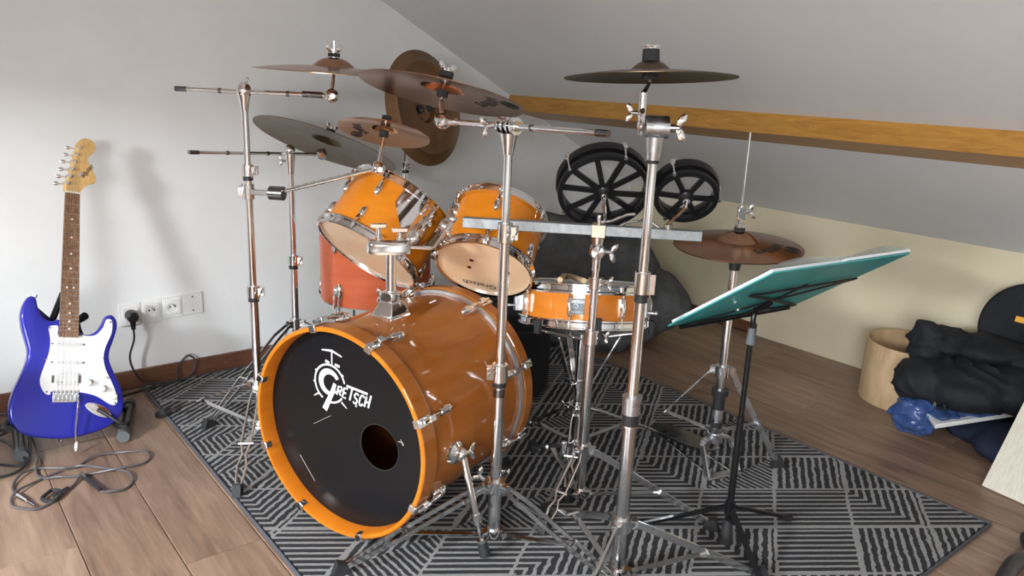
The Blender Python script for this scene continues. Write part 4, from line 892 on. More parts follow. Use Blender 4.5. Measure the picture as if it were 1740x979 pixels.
def rototom(label, c, az, el, R, foot, spokes, off):
    """c: centre of the lower ring; axis a points to the drum head"""
    a = -dirv(az, el); x, y, _ = frame(a, UP); c = V(c); foot = V(foot)
    o = thing('rototom', foot, label, 'drum', 'rototoms on the bar'); H = 0.030 + R * 0.10
    q = MB(); q.lathe([(R - 0.012, 0), (R, 0), (R + 0.001, 0.004), (R + 0.001, 0.009), (R - 0.012, 0.010)], c, a, 72, close=True); lr_ = mk('lower_ring', q, G['black_steel'], o)
    q = MB(); q.lathe([(R - 0.010, H - 0.012), (R + 0.003, H - 0.012), (R + 0.005, H), (R + 0.004, H + 0.012), (R - 0.006, H + 0.013), (R - 0.010, H + 0.004)], c, a, 72, close=True); mk('upper_hoop', q, G['black_steel'], o)
    q = MB(); q.lathe([(R - 0.012, H - 0.030), (R - 0.002, H - 0.030), (R - 0.002, H - 0.022), (R - 0.012, H - 0.022)], c, a, 72, close=True); cr = mk('casting_ring', q, G['black_steel'], o)
    q = MB(); q.lathe([(0.0, H + 0.006), (R - 0.008, H + 0.006), (R - 0.008, H + 0.0066), (0.0, H + 0.0066)], c, a, 64); mk('head', q, G['clear_head'], o)
    for k in range(spokes):
        t = off + 2 * PI * k / spokes; d = x * math.cos(t) + y * math.sin(t); q = MB(); q.bar(c + a * 0.004 + d * 0.012, c + a * 0.005 + d * (R - 0.008), 0.010 + R * 0.03, 0.007, a); mk('spoke', q, G['black_steel'], lr_)
        t2 = t + PI / spokes; d2 = x * math.cos(t2) + y * math.sin(t2); q = MB(); q.bar(c + a * (H - 0.032) + d2 * 0.012, c + a * (H - 0.026) + d2 * (R - 0.008), 0.010 + R * 0.03, 0.007, a); mk('spoke', q, G['black_steel'], cr)
        q = MB(); e0 = c + a * 0.002 + d * (R + 0.002); e1 = c + a * (H + 0.012) + d * (R + 0.007); q.cyl(e0, e1, 0.0026, n=8); q.ell(e1 - a * 0.006, d * 0.005, a.cross(d) * 0.008, a * 0.013, 10, 6); q.cyl(e0 - a * 0.004, e0 + a * 0.004, 0.0045, n=8); mk('tension_rod', q, G['chrome_worn'], o)
    q = MB(); q.lathe([(0, -0.008), (0.012, -0.006), (0.019, 0.0), (0.019, H - 0.026), (0.008, H - 0.022), (0, H - 0.022)], c, a, 24); mk('hub', q, G['black_steel'], o)
    q = MB(); q.tube([c + a * 0.01, c - a * 0.012, c - a * 0.020 - UP * 0.008, foot + UP * 0.012], 0.0052, 10); q.cyl(c - a * 0.012, c - a * 0.004, 0.009, n=12); mk('post', q, G['chrome'], o)
    return o
# ring centres stand above their places on the bar
rototom('larger black rototom with open five-spoke rings tilted back above the grey bar', (-1.721, -1.494, 0.860), -127.8, -31.1, 0.115, ba.lerp(bb, 0.60) + UP * 0.013, 5, 0.35)
rototom('smaller black rototom with open spoked rings at the end of the grey bar', (-1.592, -1.650, 0.862), -132.3, -31.6, 0.0790, pe2 + UP * 0.013, 3, -0.5)

# ------------------------------------------------------------------ music stand with folder
MS0 = V(-1.572, -1.866, 0); MS = thing('music_stand', MS0, 'thin black folding music stand on tripod legs at the rug', 'music stand')
pole(MS, MS0, 0.02, 0.36, 0.0085, 'lower_tube', 'black_steel'); pole(MS, MS0, 0.34, 0.60, 0.0066, 'upper_tube', 'black_steel')
q = MB(); q.cyl(MS0 + UP * 0.545, MS0 + UP * 0.585, 0.0115, 0.0085, 14); mk('collar', q, G['grey_rubber'], MS)
q = MB(); q.cyl(MS0 + UP * 0.012, MS0 + UP * 0.075, 0.019, 0.010, 16); mk('pole_end', q, G['rubber'], MS)
for ft in ((-1.340, -1.902), (-1.705, -1.690), (-1.660, -2.035)):
    d = V(ft[0] - MS0.x, ft[1] - MS0.y, 0); L = d.length; d.normalize(); q = MB(); q.bar(MS0 + d * 0.012 + UP * 0.110, V(ft[0], ft[1], FZ + 0.008), 0.012, 0.008); lg = mk('leg', q, G['black_steel'], MS)
    q = MB(); q.bar(V(ft[0], ft[1], FZ + 0.008) - d * 0.035 + UP * 0.010, V(ft[0], ft[1], FZ + 0.007), 0.016, 0.013); mk('rubber_foot', q, G['rubber'], lg)
q = MB(); q.cyl(MS0 + UP * 0.095, MS0 + UP * 0.125, 0.013, n=14); q.cyl(MS0 + UP * 0.085 + V(-0.008, -0.012, 0), MS0 + UP * 0.085 + V(-0.016, -0.020, 0), 0.006, n=10); mk('leg_collar', q, G['black_steel'], MS)
P1, P2, P3, P4 = V(-1.794, -1.784, 0.600), V(-1.821, -2.054, 0.787), V(-1.376, -2.099, 0.787), V(-1.326, -1.837, 0.600)
ex = ((P4 - P1) + (P3 - P2)).normalized(); ey = (P2 - P1) + (P3 - P4); ey = (ey - ex * ey.dot(ex)).normalized(); en = ex.cross(ey)
if en.z < 0: en = -en
Q0 = (P1 + P4) / 2; DW, DH = 0.455, 0.325
dp = lambda u, w, h: Q0 + ex * u + ey * w + en * h
q = MB()
for a0, b0 in (((-0.19, 0.02), (0.19, 0.02)), ((-0.16, 0.20), (0.20, 0.20)), ((-0.19, 0.02), (0.0, 0.12)), ((0.0, 0.12), (0.20, 0.20)), ((0.19, 0.02), (0.0, 0.12)), ((0.0, 0.12), (-0.16, 0.20)), ((0, 0.02), (0, 0.22))): q.bar(dp(*a0, -0.006), dp(*b0, -0.006), 0.009, 0.003, en)
q.bar(dp(-0.19, 0.0, 0.002), dp(0.19, 0.0, 0.002), 0.003, 0.024, en); dk_ = mk('desk', q, G['black_steel'], MS)
q = MB(); top = MS0 + UP * 0.60; q.tube([top - UP * 0.01, top + UP * 0.012, dp(0, 0.06, -0.012), dp(0, 0.11, -0.008)], 0.006, 10); q.cyl(dp(-0.012, 0.07, -0.012), dp(0.03, 0.07, -0.012), 0.008, n=12); mk('desk_joint', q, G['black_steel'], MS)
q = MB(); q.cyl(dp(-0.10, 0.10, -0.012), dp(-0.10, 0.10, -0.008), 0.006, n=12); mk('rivet', q, G['chrome'], dk_)
FO = thing('folder', Q0 + en * 0.004, 'open teal ring folder resting on the black music stand', 'folder')
q = MB(); q.obox(dp(-DW / 4, DH / 2 + 0.004, 0.002), ex, ey, en, DW / 2 - 0.002, DH, 0.003); q.obox(dp(DW / 4, DH / 2 + 0.004, 0.002), ex, ey, en, DW / 2 - 0.002, DH, 0.003); mk('cover', q, G['folder_teal'], FO, smooth=False)
q = MB(); q.prism([(-DW / 2 + 0.012, 0.010), (-0.006, 0.010), (-0.004, DH - 0.006), (-DW / 2 + 0.012, DH - 0.004)], Q0, ex, ey, en, 0.005, 0.012); q.prism([(0.006, 0.010), (DW / 2 - 0.010, 0.010), (DW / 2 + 0.004, DH + 0.006), (0.004, DH + 0.004)], Q0, ex, ey, en, 0.005, 0.011); mk('pages', q, G['paper'], FO, smooth=False)
q = MB(); vs = []
for i in range(9):
    u = -DW / 2 + 0.02 + (DW - 0.02) * i / 8
    for w in (0.15, DH + 0.012): vs.append(dp(u, w, 0.014 + 0.006 * math.sin(i * 1.3) + (0.004 if w > 0.2 else 0)))
q._a(vs, [(2 * i, 2 * i + 2, 2 * i + 3, 2 * i + 1) for i in range(8)]); mk('plastic_sleeve', q, G['clear_film'], FO)

# ------------------------------------------------------------------ kick pedal behind the bass drum
KP = thing('kick_pedal', V(-1.86, -1.10, FZ), 'black kick pedal clamped to the back hoop of the bass drum', 'pedal')
kb = V(cF.x, cF.y, 0) + aB * 0.55; kb.z = FZ; kd = aB; ks = rB
q = MB(); q.obox(kb + kd * 0.20 + UP * 0.006, kd, ks, UP, 0.34, 0.07, 0.006); mk('base_plate', q, G['black_steel'], KP)
for s in (-1, 1):
    q = MB(); q.cyl(kb + ks * s * 0.045 + UP * 0.006 + kd * 0.03, kb + ks * s * 0.040 + UP * 0.20 + kd * 0.03, 0.009, n=12); mk('frame_post', q, G['chrome_worn'], KP)
q = MB(); q.cyl(kb - ks * 0.06 + UP * 0.20 + kd * 0.03, kb + ks * 0.06 + UP * 0.20 + kd * 0.03, 0.007, n=12); mk('axle', q, G['chrome'], KP)
q = MB(); q.obox(kb + kd * 0.20 + UP * 0.055, (kd * 0.97 - UP * 0.22).normalized(), ks, (UP * 0.97 + kd * 0.22).normalized(), 0.30, 0.075, 0.007); mk('footboard', q, G['black_plastic'], KP, bevel=0.002)
q = MB(); q.cyl(kb + UP * 0.20 + kd * 0.03, kb + UP * 0.33 + kd * 0.10, 0.004, n=8); q.cyl(kb + UP * 0.335 + kd * 0.085, kb + UP * 0.335 + kd * 0.125, 0.024, n=18); mk('beater', q, G['felt'], KP)
q = MB(); q.obox(kb - kd * 0.045 + UP * 0.018, kd, ks, UP, 0.06, 0.05, 0.022); mk('hoop_clamp', q, G['chrome_worn'], KP, bevel=0.002)

# ------------------------------------------------------------------ soft things in the corner
def blob(q, c, ells, n=64, m=40, amp=0.012, freq=7.0, zmin=None, seed=0.0, fold=0.0, fdir=(1, 0, 0)):
    """star-shaped skin round a set of ellipsoids (centre, radii), wrinkled"""
    c = V(c); rows = []
    def rad(d):
        best = 0.0
        for e, r in ells:
            e, r = V(e), V(r); o = c - e
            A_ = sum((d[i] / r[i]) ** 2 for i in range(3)); B_ = 2 * sum(o[i] * d[i] / r[i] ** 2 for i in range(3)); C_ = sum((o[i] / r[i]) ** 2 for i in range(3)) - 1
            D_ = B_ * B_ - 4 * A_ * C_
            if D_ > 0: best = max(best, (-B_ + math.sqrt(D_)) / (2 * A_))
        return best
    vs = []
    for i in range(m + 1):
        p = PI * i / m
        for k in range(n):
            t = 2 * PI * k / n; d = V(math.sin(p) * math.cos(t), math.sin(p) * math.sin(t), math.cos(p)); r = rad(d); P = c + d * r
            w = noise.fractal(P * freq + V(seed, seed * 2, 0), 1.0, 2.0, 3) * amp + abs(noise.noise(P * freq * 1.7 + V(0, seed, 3))) * amp * 0.9
            if fold:
                ph = P.dot(V(fdir)) * 62 + 5.0 * noise.noise(P * 6 + V(seed, 0, 0)); w += fold * (1 - abs(math.sin(ph))) ** 2 * (0.4 + 0.6 * abs(noise.noise(P * 4 + V(9, seed, 1))) * 2)
            P = P + d * w
            if zmin is not None and P.z < zmin: P.z = zmin
            vs.append(P)
    fs = []
    for i in range(m):
        for k in range(n): fs.append((i * n + k, i * n + (k + 1) % n, (i + 1) * n + (k + 1) % n, (i + 1) * n + k))
    return q._a(vs, fs)
q = MB(); blob(q, (-0.70, -0.44, 0.27), (((-0.80, -0.34, 0.26), (0.27, 0.25, 0.29)), ((-0.62, -0.56, 0.24), (0.19, 0.19, 0.24)), ((-0.50, -0.68, 0.20), (0.12, 0.12, 0.14)), ((-0.92, -0.28, 0.46), (0.16, 0.14, 0.10)), ((-0.66, -0.42, 0.07), (0.34, 0.30, 0.10))), 96, 60, 0.030, 4.5, 0.001)
one('bean_bag', q, G['cloth_grey'], (-0.62, -0.52, 0), 'slumped dark grey cloth heap in the corner behind the snare', 'beanbag', angle=60)
tb = V(-1.40, -0.72, FZ)
DT = thing('drum_bag', tb, 'black round drum bag standing on the rug behind the bass drum', 'bag')
q = MB(); q.lathe([(0, 0.0), (0.155, 0.0), (0.168, 0.012), (0.170, 0.16), (0.169, 0.26), (0, 0.26)], tb, UP, 48); mk('body', q, G['cloth_black'], DT)
q = MB(); q.lathe([(0.170, 0.262), (0.171, 0.30), (0.160, 0.322), (0.10, 0.332), (0, 0.334)], tb, UP, 48); mk('lid', q, G['cloth_black'], DT)
q = MB(); q.ring(tb, UP, 0.168, 0.1735, 0.256, 0.264, 48); mk('zipper', q, G['rubber'], DT)
q = MB(); q.tube(catmull([tb + V(-0.07, 0, 0.330), tb + V(-0.04, 0, 0.352), tb + V(0.04, 0, 0.352), tb + V(0.07, 0, 0.330)], 5), 0.007, 8); mk('handle', q, G['rubber'], DT)

# ------------------------------------------------------------------ right-hand pile
sh0 = V(-0.185, -1.660, 0); q = MB(); q.ring(sh0, UP, 0.158, 0.165, 0.001, 0.232, 72); tag(mk('drum_shell', q, G['plywood'], None, sh0), 'bare plywood drum shell standing open on the floor by the knee wall', 'drum shell')
# platform edge with blue plastic, dark bags and clothes on it
q = MB(); q.prism([(-0.60, -1.94), (-0.22, -2.065), (-0.06, -1.98), (-0.08, -1.86), (-0.42, -1.80)], (0, 0, 0), (1, 0, 0), (0, 1, 0), UP, 0.098, 0.113); one('silver_edged_board', q, G['plastic_white'], (-0.35, -1.93, 0.1), 'flat silver edged board sticking out under the blue plastic', 'board', bevel=0.002)
q = MB(); blob(q, (-0.36, -2.08, 0.05), (((-0.36, -2.10, 0.04), (0.15, 0.13, 0.056)), ((-0.30, -1.96, 0.045), (0.14, 0.10, 0.05))), 40, 20, 0.004, 9, 0.001); one('floor_bag', q, G['cloth_navy'], (-0.36, -2.08, 0), 'dark navy bag on the floor below the silver edged board', 'bag', angle=60)
q = MB(); blob(q, (-0.46, -1.83, 0.105), (((-0.49, -1.835, 0.085), (0.075, 0.075, 0.065)), ((-0.40, -1.92, 0.118), (0.15, 0.05, 0.024)), ((-0.28, -1.98, 0.122), (0.16, 0.05, 0.018))), 96, 56, 0.016, 20, 0.02, 1.0, 0.010, (0.7, 0.3, 0.7)); one('blue_plastic_bag', q, G['plastic_blue'], (-0.47, -1.83, 0.02), 'crumpled shiny blue plastic bag under the black clothes', 'plastic bag', angle=40)
q = MB(); blob(q, (-0.36, -1.86, 0.20), (((-0.42, -1.82, 0.185), (0.115, 0.10, 0.080)), ((-0.32, -1.92, 0.19), (0.20, 0.16, 0.085)), ((-0.24, -2.06, 0.20), (0.17, 0.14, 0.090))), 110, 64, 0.014, 8, 0.118, 2.0, 0.018, (0.5, -0.3, 0.8)); one('black_jacket', q, G['cloth_black'], (-0.36, -1.86, 0.1), 'folded black jacket lying above the blue plastic', 'jacket', angle=50)
q = MB(); blob(q, (-0.30, -1.85, 0.30), (((-0.37, -1.770, 0.315), (0.050, 0.055, 0.060)), ((-0.40, -1.790, 0.270), (0.040, 0.040, 0.040)), ((-0.33, -1.82, 0.315), (0.08, 0.08, 0.046)), ((-0.26, -1.92, 0.30), (0.11, 0.12, 0.042)), ((-0.19, -2.06, 0.285), (0.12, 0.14, 0.042))), 110, 64, 0.016, 10, 0.235, 5.0, 0.020, (0.4, 0.2, 0.9)); one('black_trousers', q, G['cloth_black'], (-0.30, -1.85, 0.24), 'rumpled black garment heaped on top of the jacket', 'clothing', angle=50)
kr = V(-0.555, -1.905, 0.145); ky = thing('key_ring', kr, 'small steel key ring with clips hanging on the black jacket', 'keys')
q = MB(); q.tube([kr + V(0.008 * math.cos(t), -0.004, 0.016 + 0.008 * math.sin(t)) for t in [2 * PI * k / 16 for k in range(16)]], 0.0014, 6, True); mk('ring', q, G['chrome'], ky)
q = MB(); q.tube([kr + V(0.006, -0.006, 0.008), kr + V(0.016, -0.012, -0.002), kr + V(0.030, -0.018, -0.001)], 0.0025, 6); q.box(kr + V(0.048, -0.022, 0.003), (0.03, 0.01, 0.022)); mk('clip', q, G['dark_chrome'], ky)
cc = V(-0.085, -1.985, 0.36); CZ = thing('cymbal_bag', (cc.x, cc.y, 0.0), 'black round cymbal bag with yellow stripe leaning on the knee wall', 'bag')
q = MB(); ca_ = V(-0.96, 0, 0.28).normalized(); q.lathe([(0, 0.03), (0.145, 0.03), (0.155, 0.022), (0.158, 0.0), (0.155, -0.022), (0.145, -0.03), (0, -0.03)], cc, ca_, 56); mk('body', q, G['cloth_black'], CZ)
q = MB(); yx = V(0, -1, 0); yz = ca_.cross(yx); q.obox(cc + ca_ * 0.0315 + yz * (0.022 if yz.z > 0 else -0.022) + yx * 0.030, yx, yz, ca_, 0.14, 0.020, 0.003); mk('stripe', q, G['yellow_tape'], CZ)
q = MB(); q.box((-0.085, -1.985, 0.105), (0.12, 0.26, 0.19)); one('storage_box', q, G['cloth_black'], (-0.085, -1.985, 0.01), 'black box on the floor under the cymbal bag', 'box', bevel=0.01)
# leaning board
a0, b0 = V(-0.672, -2.125, 0.0), V(-0.78, -2.92, 0.0); bd_ = (b0 - a0).normalized(); pp = V(-bd_.y, bd_.x, 0)
if pp.x < 0: pp = -pp
be = (UP * math.cos(math.radians(30)) + pp * math.sin(math.radians(30))).normalized(); bn = bd_.cross(be)
L1 = (b0 - a0).length
q = MB(); q.obox(a0 + bd_ * L1 / 2 + be * 0.30 + UP * 0.006 + (bn if bn.x > 0 else -bn) * 0.009, bd_, be, bn, L1, 0.60, 0.018); one('leaning_board', q, G['pale_board'], (-0.6, -2.5, 0), 'pale wooden board standing at a slant beside the dark navy bag', 'board', bevel=0.0015)
q = MB(); q.tube(catmull([(-1.20, -2.37, 0.022), (-1.08, -2.355, 0.026), (-0.98, -2.365, 0.022), (-0.90, -2.33, 0.022), (-0.84, -2.40, 0.022)], 6), 0.020, 12); one('black_hose', q, G['black_plastic'], (-1.05, -2.36, 0), 'thick black tube lying on the floor near the rug corner', 'tube')

# ------------------------------------------------------------------ electric guitar leaning on its stand
gO = V(-2.809, -0.42, 0.046); gU = V(0.207, 0.327, 0.922).normalized(); gN = V(0.072, -0.945, 0.319); gN = (gN - gU * gN.dot(gU)).normalized(); gV = gU.cross(gN)
if gV.x < 0: gV = -gV
GT = thing('electric_guitar', gO, 'metallic blue electric guitar with white pickguard and maple neck leaning by the wall', 'guitar')
gp = lambda u, w, h=0.0: gO + gV * u + gU * w + gN * h
mm = lambda L: [(a / 1000.0, b / 1000.0) for a, b in L]
def smooth2(L, n=4):
    return [(p.x, p.y) for p in catmull([(a, b, 0) for a, b in L], n, True)]
body = mm([(-39, 352), (-52, 347), (-70, 350), (-86, 363), (-97, 387), (-103, 409), (-113, 418), (-126, 411), (-136, 386), (-139, 358), (-134, 325), (-124, 292), (-115, 260), (-114, 236), (-120, 208), (-131, 175), (-142, 142), (-150, 105), (-150, 75), (-140, 45), (-114, 20), (-78, 7), (-30, 1), (10, 1), (50, 8), (98, 24), (133, 46), (152, 76), (153, 112), (141, 157), (121, 197), (106, 231), (104, 261), (112, 292), (121, 332), (119, 358), (105, 374), (89, 369), (79, 345), (66, 323), (45, 311), (24, 313), (8, 324)])
q = MB(); bs_ = smooth2(body)
q.prism(bs_, gO, gV, gU, gN, -0.020, 0.0, 0.008, 0.008); q.prism(bs_, gO, gV, gU, -gN, 0.019, 0.040, 0.010, 0.010); mk('body', q, G['guitar_blue'], GT)
pgl = mm([(-66, 327), (-56, 333), (-42, 331), (-38, 301), (10, 303), (22, 309), (38, 306), (62, 311), (80, 334), (87, 357), (97, 361), (105, 352), (105, 317), (91, 276), (87, 241), (95, 206), (112, 172), (127, 137), (134, 108), (125, 97), (107, 103), (79, 122), (51, 132), (20, 137), (-44, 140), (-50, 130), (-63, 133), (-75, 152), (-79, 175), (-72, 208), (-62, 247), (-59, 280), (-62, 304)])
q = MB(); q.prism(smooth2(pgl, 3), gO, gV, gU, gN, 0.0, 0.0026); pg = mk('pickguard', q, G['pickguard_white'], GT)
for u, w in ((-63, 326), (-70, 232), (-60, 138), (100, 352), (88, 240), (128, 103), (22, 307), (24, 140)):
    q = MB(); q.cyl(gp(u / 1e3, w / 1e3, 0.0025), gp(u / 1e3, w / 1e3, 0.0036), 0.0028, n=10); mk('screw', q, G['dark_chrome'], pg)
# neck, fingerboard, frets
def nw(w): t = (w - 0.305) / (0.738 - 0.305); c = -0.0135 + (-0.0305 + 0.0135) * t; hw = 0.0262 + (0.0202 - 0.0262) * t; return c, hw
q = MB()
ws = [0.300, 0.40, 0.50, 0.60, 0.70, 0.742]; vs = []
for w in ws:
    c, hw = nw(w)
    for k in range(9):
        t = PI * k / 8; vs.append(gp(c - hw * math.cos(t), w, 0.006 - 0.020 * math.sin(t) ** 0.8))
fs = [(i * 9 + k, i * 9 + k + 1, i * 9 + 10 + k, i * 9 + 9 + k) for i in range(len(ws) - 1) for k in range(8)] + [(i * 9, i * 9 + 9, i * 9 + 17, i * 9 + 8) for i in range(len(ws) - 1)] + [tuple(range(9)), tuple(range(45, 54))[::-1]]
q._a(vs, fs); nk = mk('neck', q, G['maple'], GT)
q = MB(); c0, h0 = nw(0.300); c1, h1 = nw(0.738); q.prism([(c0 - h0, 0.300), (c0 + h0, 0.300), (c1 + h1, 0.738), (c1 - h1, 0.738)], gO, gV, gU, gN, 0.006, 0.0115); fb_ = mk('fingerboard', q, G['rosewood'], GT)
sc_len = 0.640 * 0.93
for i in range(1, 22):
    w = 0.738 - sc_len * (1 - 2 ** (-i / 12.0))
    if w < 0.302: break
    c, hw = nw(w); q = MB(); q.cyl(gp(c - hw, w, 0.0117), gp(c + hw, w, 0.0117), 0.0011, n=6); mk('fret', q, G['chrome'], fb_)
for i in (3, 5, 7, 9, 12, 15, 17, 19, 21):
    wa = 0.738 - sc_len * (1 - 2 ** (-(i - 0.5) / 12.0)); c, hw = nw(wa)
    if wa < 0.303: break
    for du in ((-0.009, 0.009) if i == 12 else (0.0,)):
        q = MB(); q.cyl(gp(c + du, wa, 0.0110), gp(c + du, wa, 0.0119), 0.0031, n=12); mk('inlay_dot', q, G['pearl'], fb_)
c, hw = nw(0.739); q = MB(); q.obox(gp(c, 0.7405, 0.010), gV, gU, gN, hw * 2, 0.0045, 0.010); mk('nut', q, G['pearl'], GT)
headl = mm([(-49, 743), (-54, 758), (-47, 786), (-41, 817), (-36, 848), (-32, 878), (-28, 898), (-18, 912), (-3, 919), (14, 915), (25, 900), (24, 884), (13, 868), (4, 855), (9, 841), (20, 823), (29, 805), (32, 785), (16, 776), (2, 764), (-8, 749), (-10, 741)])
q = MB(); q.prism(smooth2(headl, 3), gO, gV, gU, gN, -0.008, 0.006, 0.001, 0.001); hs_ = mk('headstock', q, G['maple'], GT)
TU = mm([(-21, 885), (-26, 862), (-31, 839), (-36, 814), (-41, 791), (-46, 768)])
for u, w in TU:
    q = MB(); q.cyl(gp(u, w, 0.006), gp(u, w, 0.009), 0.0058, n=14); q.cyl(gp(u, w, 0.008), gp(u, w, 0.020), 0.0034, n=12); q.cyl(gp(u - 0.004, w, -0.012), gp(u - 0.020, w - 0.001, -0.012), 0.0025, n=8); q.ell(gp(u - 0.027, w - 0.001, -0.012), gV * 0.009, gU * 0.0065, gN * 0.0035, 12, 8); q.obox(gp(u, w, -0.012), gV, gU, gN, 0.016, 0.014, 0.010); mk('tuner', q, G['chrome'], GT)
for w in (0.799, 0.806):
    q = MB(); q.cyl(gp(-0.014 if w < 0.8 else -0.010, w, 0.006), gp(-0.014 if w < 0.8 else -0.010, w, 0.010), 0.004, n=10); mk('string_tree', q, G['chrome'], hs_)
dl = V(0.030, 0.045, 0).normalized()
q = MB(); q.text('Squier', 0.020, lambda u, w: gp(0.0105 + u * dl.x - w * dl.y, 0.812 + u * dl.y + w * dl.x, 0.0066), 0.0004); mk('headstock_script', q, G['print_black'], hs_, smooth=False)
# pickups, bridge, controls
for (u0, w0, u1, w1) in ((-0.052, 0.2785, 0.026, 0.2805), (-0.050, 0.2235, 0.028, 0.2265)):
    cx_, cy_ = (u0 + u1) / 2, (w0 + w1) / 2; q = MB(); q.prism([(cx_ + 0.034 * math.cos(t) ** 3 + 0.006 * math.cos(t), cy_ + 0.0085 * math.sin(t)) for t in [2 * PI * k / 24 for k in range(24)]], gO, gV, gU, gN, 0.002, 0.0085, 0.0015, 0.0015); p_ = mk('pickup', q, G['plastic_white'], GT)
    for k in range(6): q = MB(); q.cyl(gp(cx_ - 0.024 + k * 0.0096, cy_, 0.0084), gp(cx_ - 0.024 + k * 0.0096, cy_, 0.0092), 0.0022, n=8); mk('pole_piece', q, G['zinc'], p_)
    q = MB(); q.cyl(gp(u1 + 0.004, cy_, 0.0026), gp(u1 + 0.004, cy_, 0.0045), 0.003, n=8); q.cyl(gp(u0 - 0.002, cy_, 0.0026), gp(u0 - 0.002, cy_, 0.0045), 0.003, n=8); mk('screw', q, G['dark_chrome'], p_)
q = MB(); q.obox(gp(-0.0105, 0.1755, 0.005), gV, gU, gN, 0.064, 0.036, 0.007); hb_ = mk('pickup', q, G['plastic_white'], GT, bevel=0.003)
for k in range(6): q = MB(); q.cyl(gp(-0.0335 + k * 0.0092, 0.166, 0.0084), gp(-0.0335 + k * 0.0092, 0.166, 0.0092), 0.0022, n=8); mk('pole_piece', q, G['zinc'], hb_)
q = MB(); q.obox(gp(-0.0105, 0.1755, 0.0028), gV, gU, gN, 0.078, 0.022, 0.0012); mk('mounting_ring', q, G['dark_chrome'], hb_)
q = MB(); q.obox(gp(-0.0100, 0.1245, 0.003), gV, gU, gN, 0.068, 0.036, 0.004); br_ = mk('bridge', q, G['chrome'], GT, bevel=0.001)
for k in range(6):
    u = -0.0375 + k * 0.0110; q = MB(); q.obox(gp(u, 0.1205, 0.008), gV, gU, gN, 0.0085, 0.020, 0.006); mk('saddle', q, G['zinc'], br_, bevel=0.001)
    q = MB(); q.cyl(gp(u, 0.137, 0.0045), gp(u, 0.137, 0.0062), 0.0030, n=8); mk('screw', q, G['dark_chrome'], br_)
q = MB(); q.tube(catmull([gp(0.022, 0.128, 0.006), gp(0.022, 0.122, 0.018), gp(0.021, 0.089, 0.024), gp(0.019, 0.036, 0.020), gp(0.022, 0.000, 0.018), gp(0.025, -0.020, 0.018)], 5), 0.0026, 8); wb = mk('tremolo_bar', q, G['chrome'], GT)
q = MB(); q.ell(gp(0.0245, -0.022, 0.018), gV * 0.005, gN * 0.005, gU * 0.015, 12, 8); mk('tremolo_tip', q, G['plastic_white'], wb)
for u, w in ((0.048, 0.165), (0.088, 0.147), (0.121, 0.123)):
    q = MB(); q.lathe([(0.0115, 0), (0.0115, 0.005), (0.0090, 0.006), (0.0080, 0.014), (0.0065, 0.016), (0, 0.016)], gp(u, w, 0.0026), gN, 22); mk('knob', q, G['plastic_cream'], GT)
q = MB(); q.bar(gp(0.094, 0.183, 0.004), gp(0.098, 0.177, 0.016), 0.005, 0.004); mk('selector_switch', q, G['plastic_cream'], GT)
q = MB(); jd = V(0.077, -0.040, 0).normalized(); q.prism([(0.082 + 0.041 * math.cos(t) * jd.x - 0.016 * math.sin(t) * jd.y, 0.082 + 0.041 * math.cos(t) * jd.y + 0.016 * math.sin(t) * jd.x) for t in [2 * PI * k / 28 for k in range(28)]], gO, gV, gU, gN, 0.0, 0.003, 0.001, 0.001); mk('jack_plate', q, G['chrome'], GT)
for k in range(6):
    u0 = -0.0375 + k * 0.0110; ut, wt = TU[5 - k]; c, hw = nw(0.740); un = c - 0.0155 + k * 0.0062
    q = MB(); q.tube([gp(u0, 0.128, 0.0125), gp(un, 0.7405, 0.0155), gp(ut, wt, 0.012)], 0.00028 + 0.00007 * (5 - k), 5); mk('string', q, G['dark_chrome'], GT)
q = MB(); q.cyl(gp(-0.105, 0.412, -0.02), gp(-0.103, 0.424, -0.02), 0.004, 0.006, 10); mk('strap_button', q, G['chrome'], GT)
q = MB(); q.cyl(gp(-0.010, 0.0, -0.02), gp(-0.010, -0.008, -0.02), 0.004, 0.006, 10); mk('strap_button', q, G['chrome'], GT)
# guitar stand
gs0 = V(-2.745, -0.29, 0); GS = thing('guitar_stand', gs0, 'black tubular guitar stand cradling the blue guitar', 'guitar stand')
q = MB(); q.tube([(-2.585, -0.20, 0.020), (-2.655, -0.425, 0.020)], 0.0155, 14); f1_ = mk('foot', q, G['black_steel'], GS)
q = MB(); q.cyl((-2.650, -0.408, 0.020), (-2.660, -0.442, 0.020), 0.0185, n=16); mk('foot_cap', q, G['grey_rubber'], f1_)
q = MB(); q.cyl((-2.590, -0.216, 0.020), (-2.581, -0.187, 0.020), 0.0185, n=16); mk('foot_cap', q, G['rubber'], f1_)
q = MB(); q.tube([(-2.905, -0.16, 0.020), (-2.925, -0.40, 0.020)], 0.0155, 14); f2_ = mk('foot', q, G['black_steel'], GS)
q = MB(); q.cyl((-2.923, -0.385, 0.020), (-2.926, -0.418, 0.020), 0.0185, n=16); mk('foot_cap', q, G['grey_rubber'], f2_)
q = MB(); q.tube([(-2.60, -0.245, 0.025), gp(0.135, 0.09, -0.065), gp(0.03, 0.33, -0.085), gp(0.0, 0.44, -0.075)], 0.010, 12); mk('frame_tube', q, G['black_steel'], GS)
q = MB(); q.tube([(-2.908, -0.20, 0.025), gp(-0.135, 0.09, -0.065), gp(-0.05, 0.33, -0.085), gp(-0.02, 0.44, -0.075)], 0.010, 12); mk('frame_tube', q, G['black_steel'], GS)
q = MB(); q.tube([gp(0.018, 0.355, -0.085), gp(0.034, 0.365, -0.065), gp(0.040, 0.372, -0.050)], 0.012, 12); mk('neck_rest', q, G['black_steel'], GS)
for s in (1, -1):
    q = MB(); q.tube([gp(s * 0.13, 0.07, -0.072), gp(s * 0.150, 0.035, -0.055), gp(s * 0.152, 0.030, -0.01), gp(s * 0.150, 0.034, 0.020)], 0.010, 12); mk('cradle_arm', q, G['rubber'], GS)

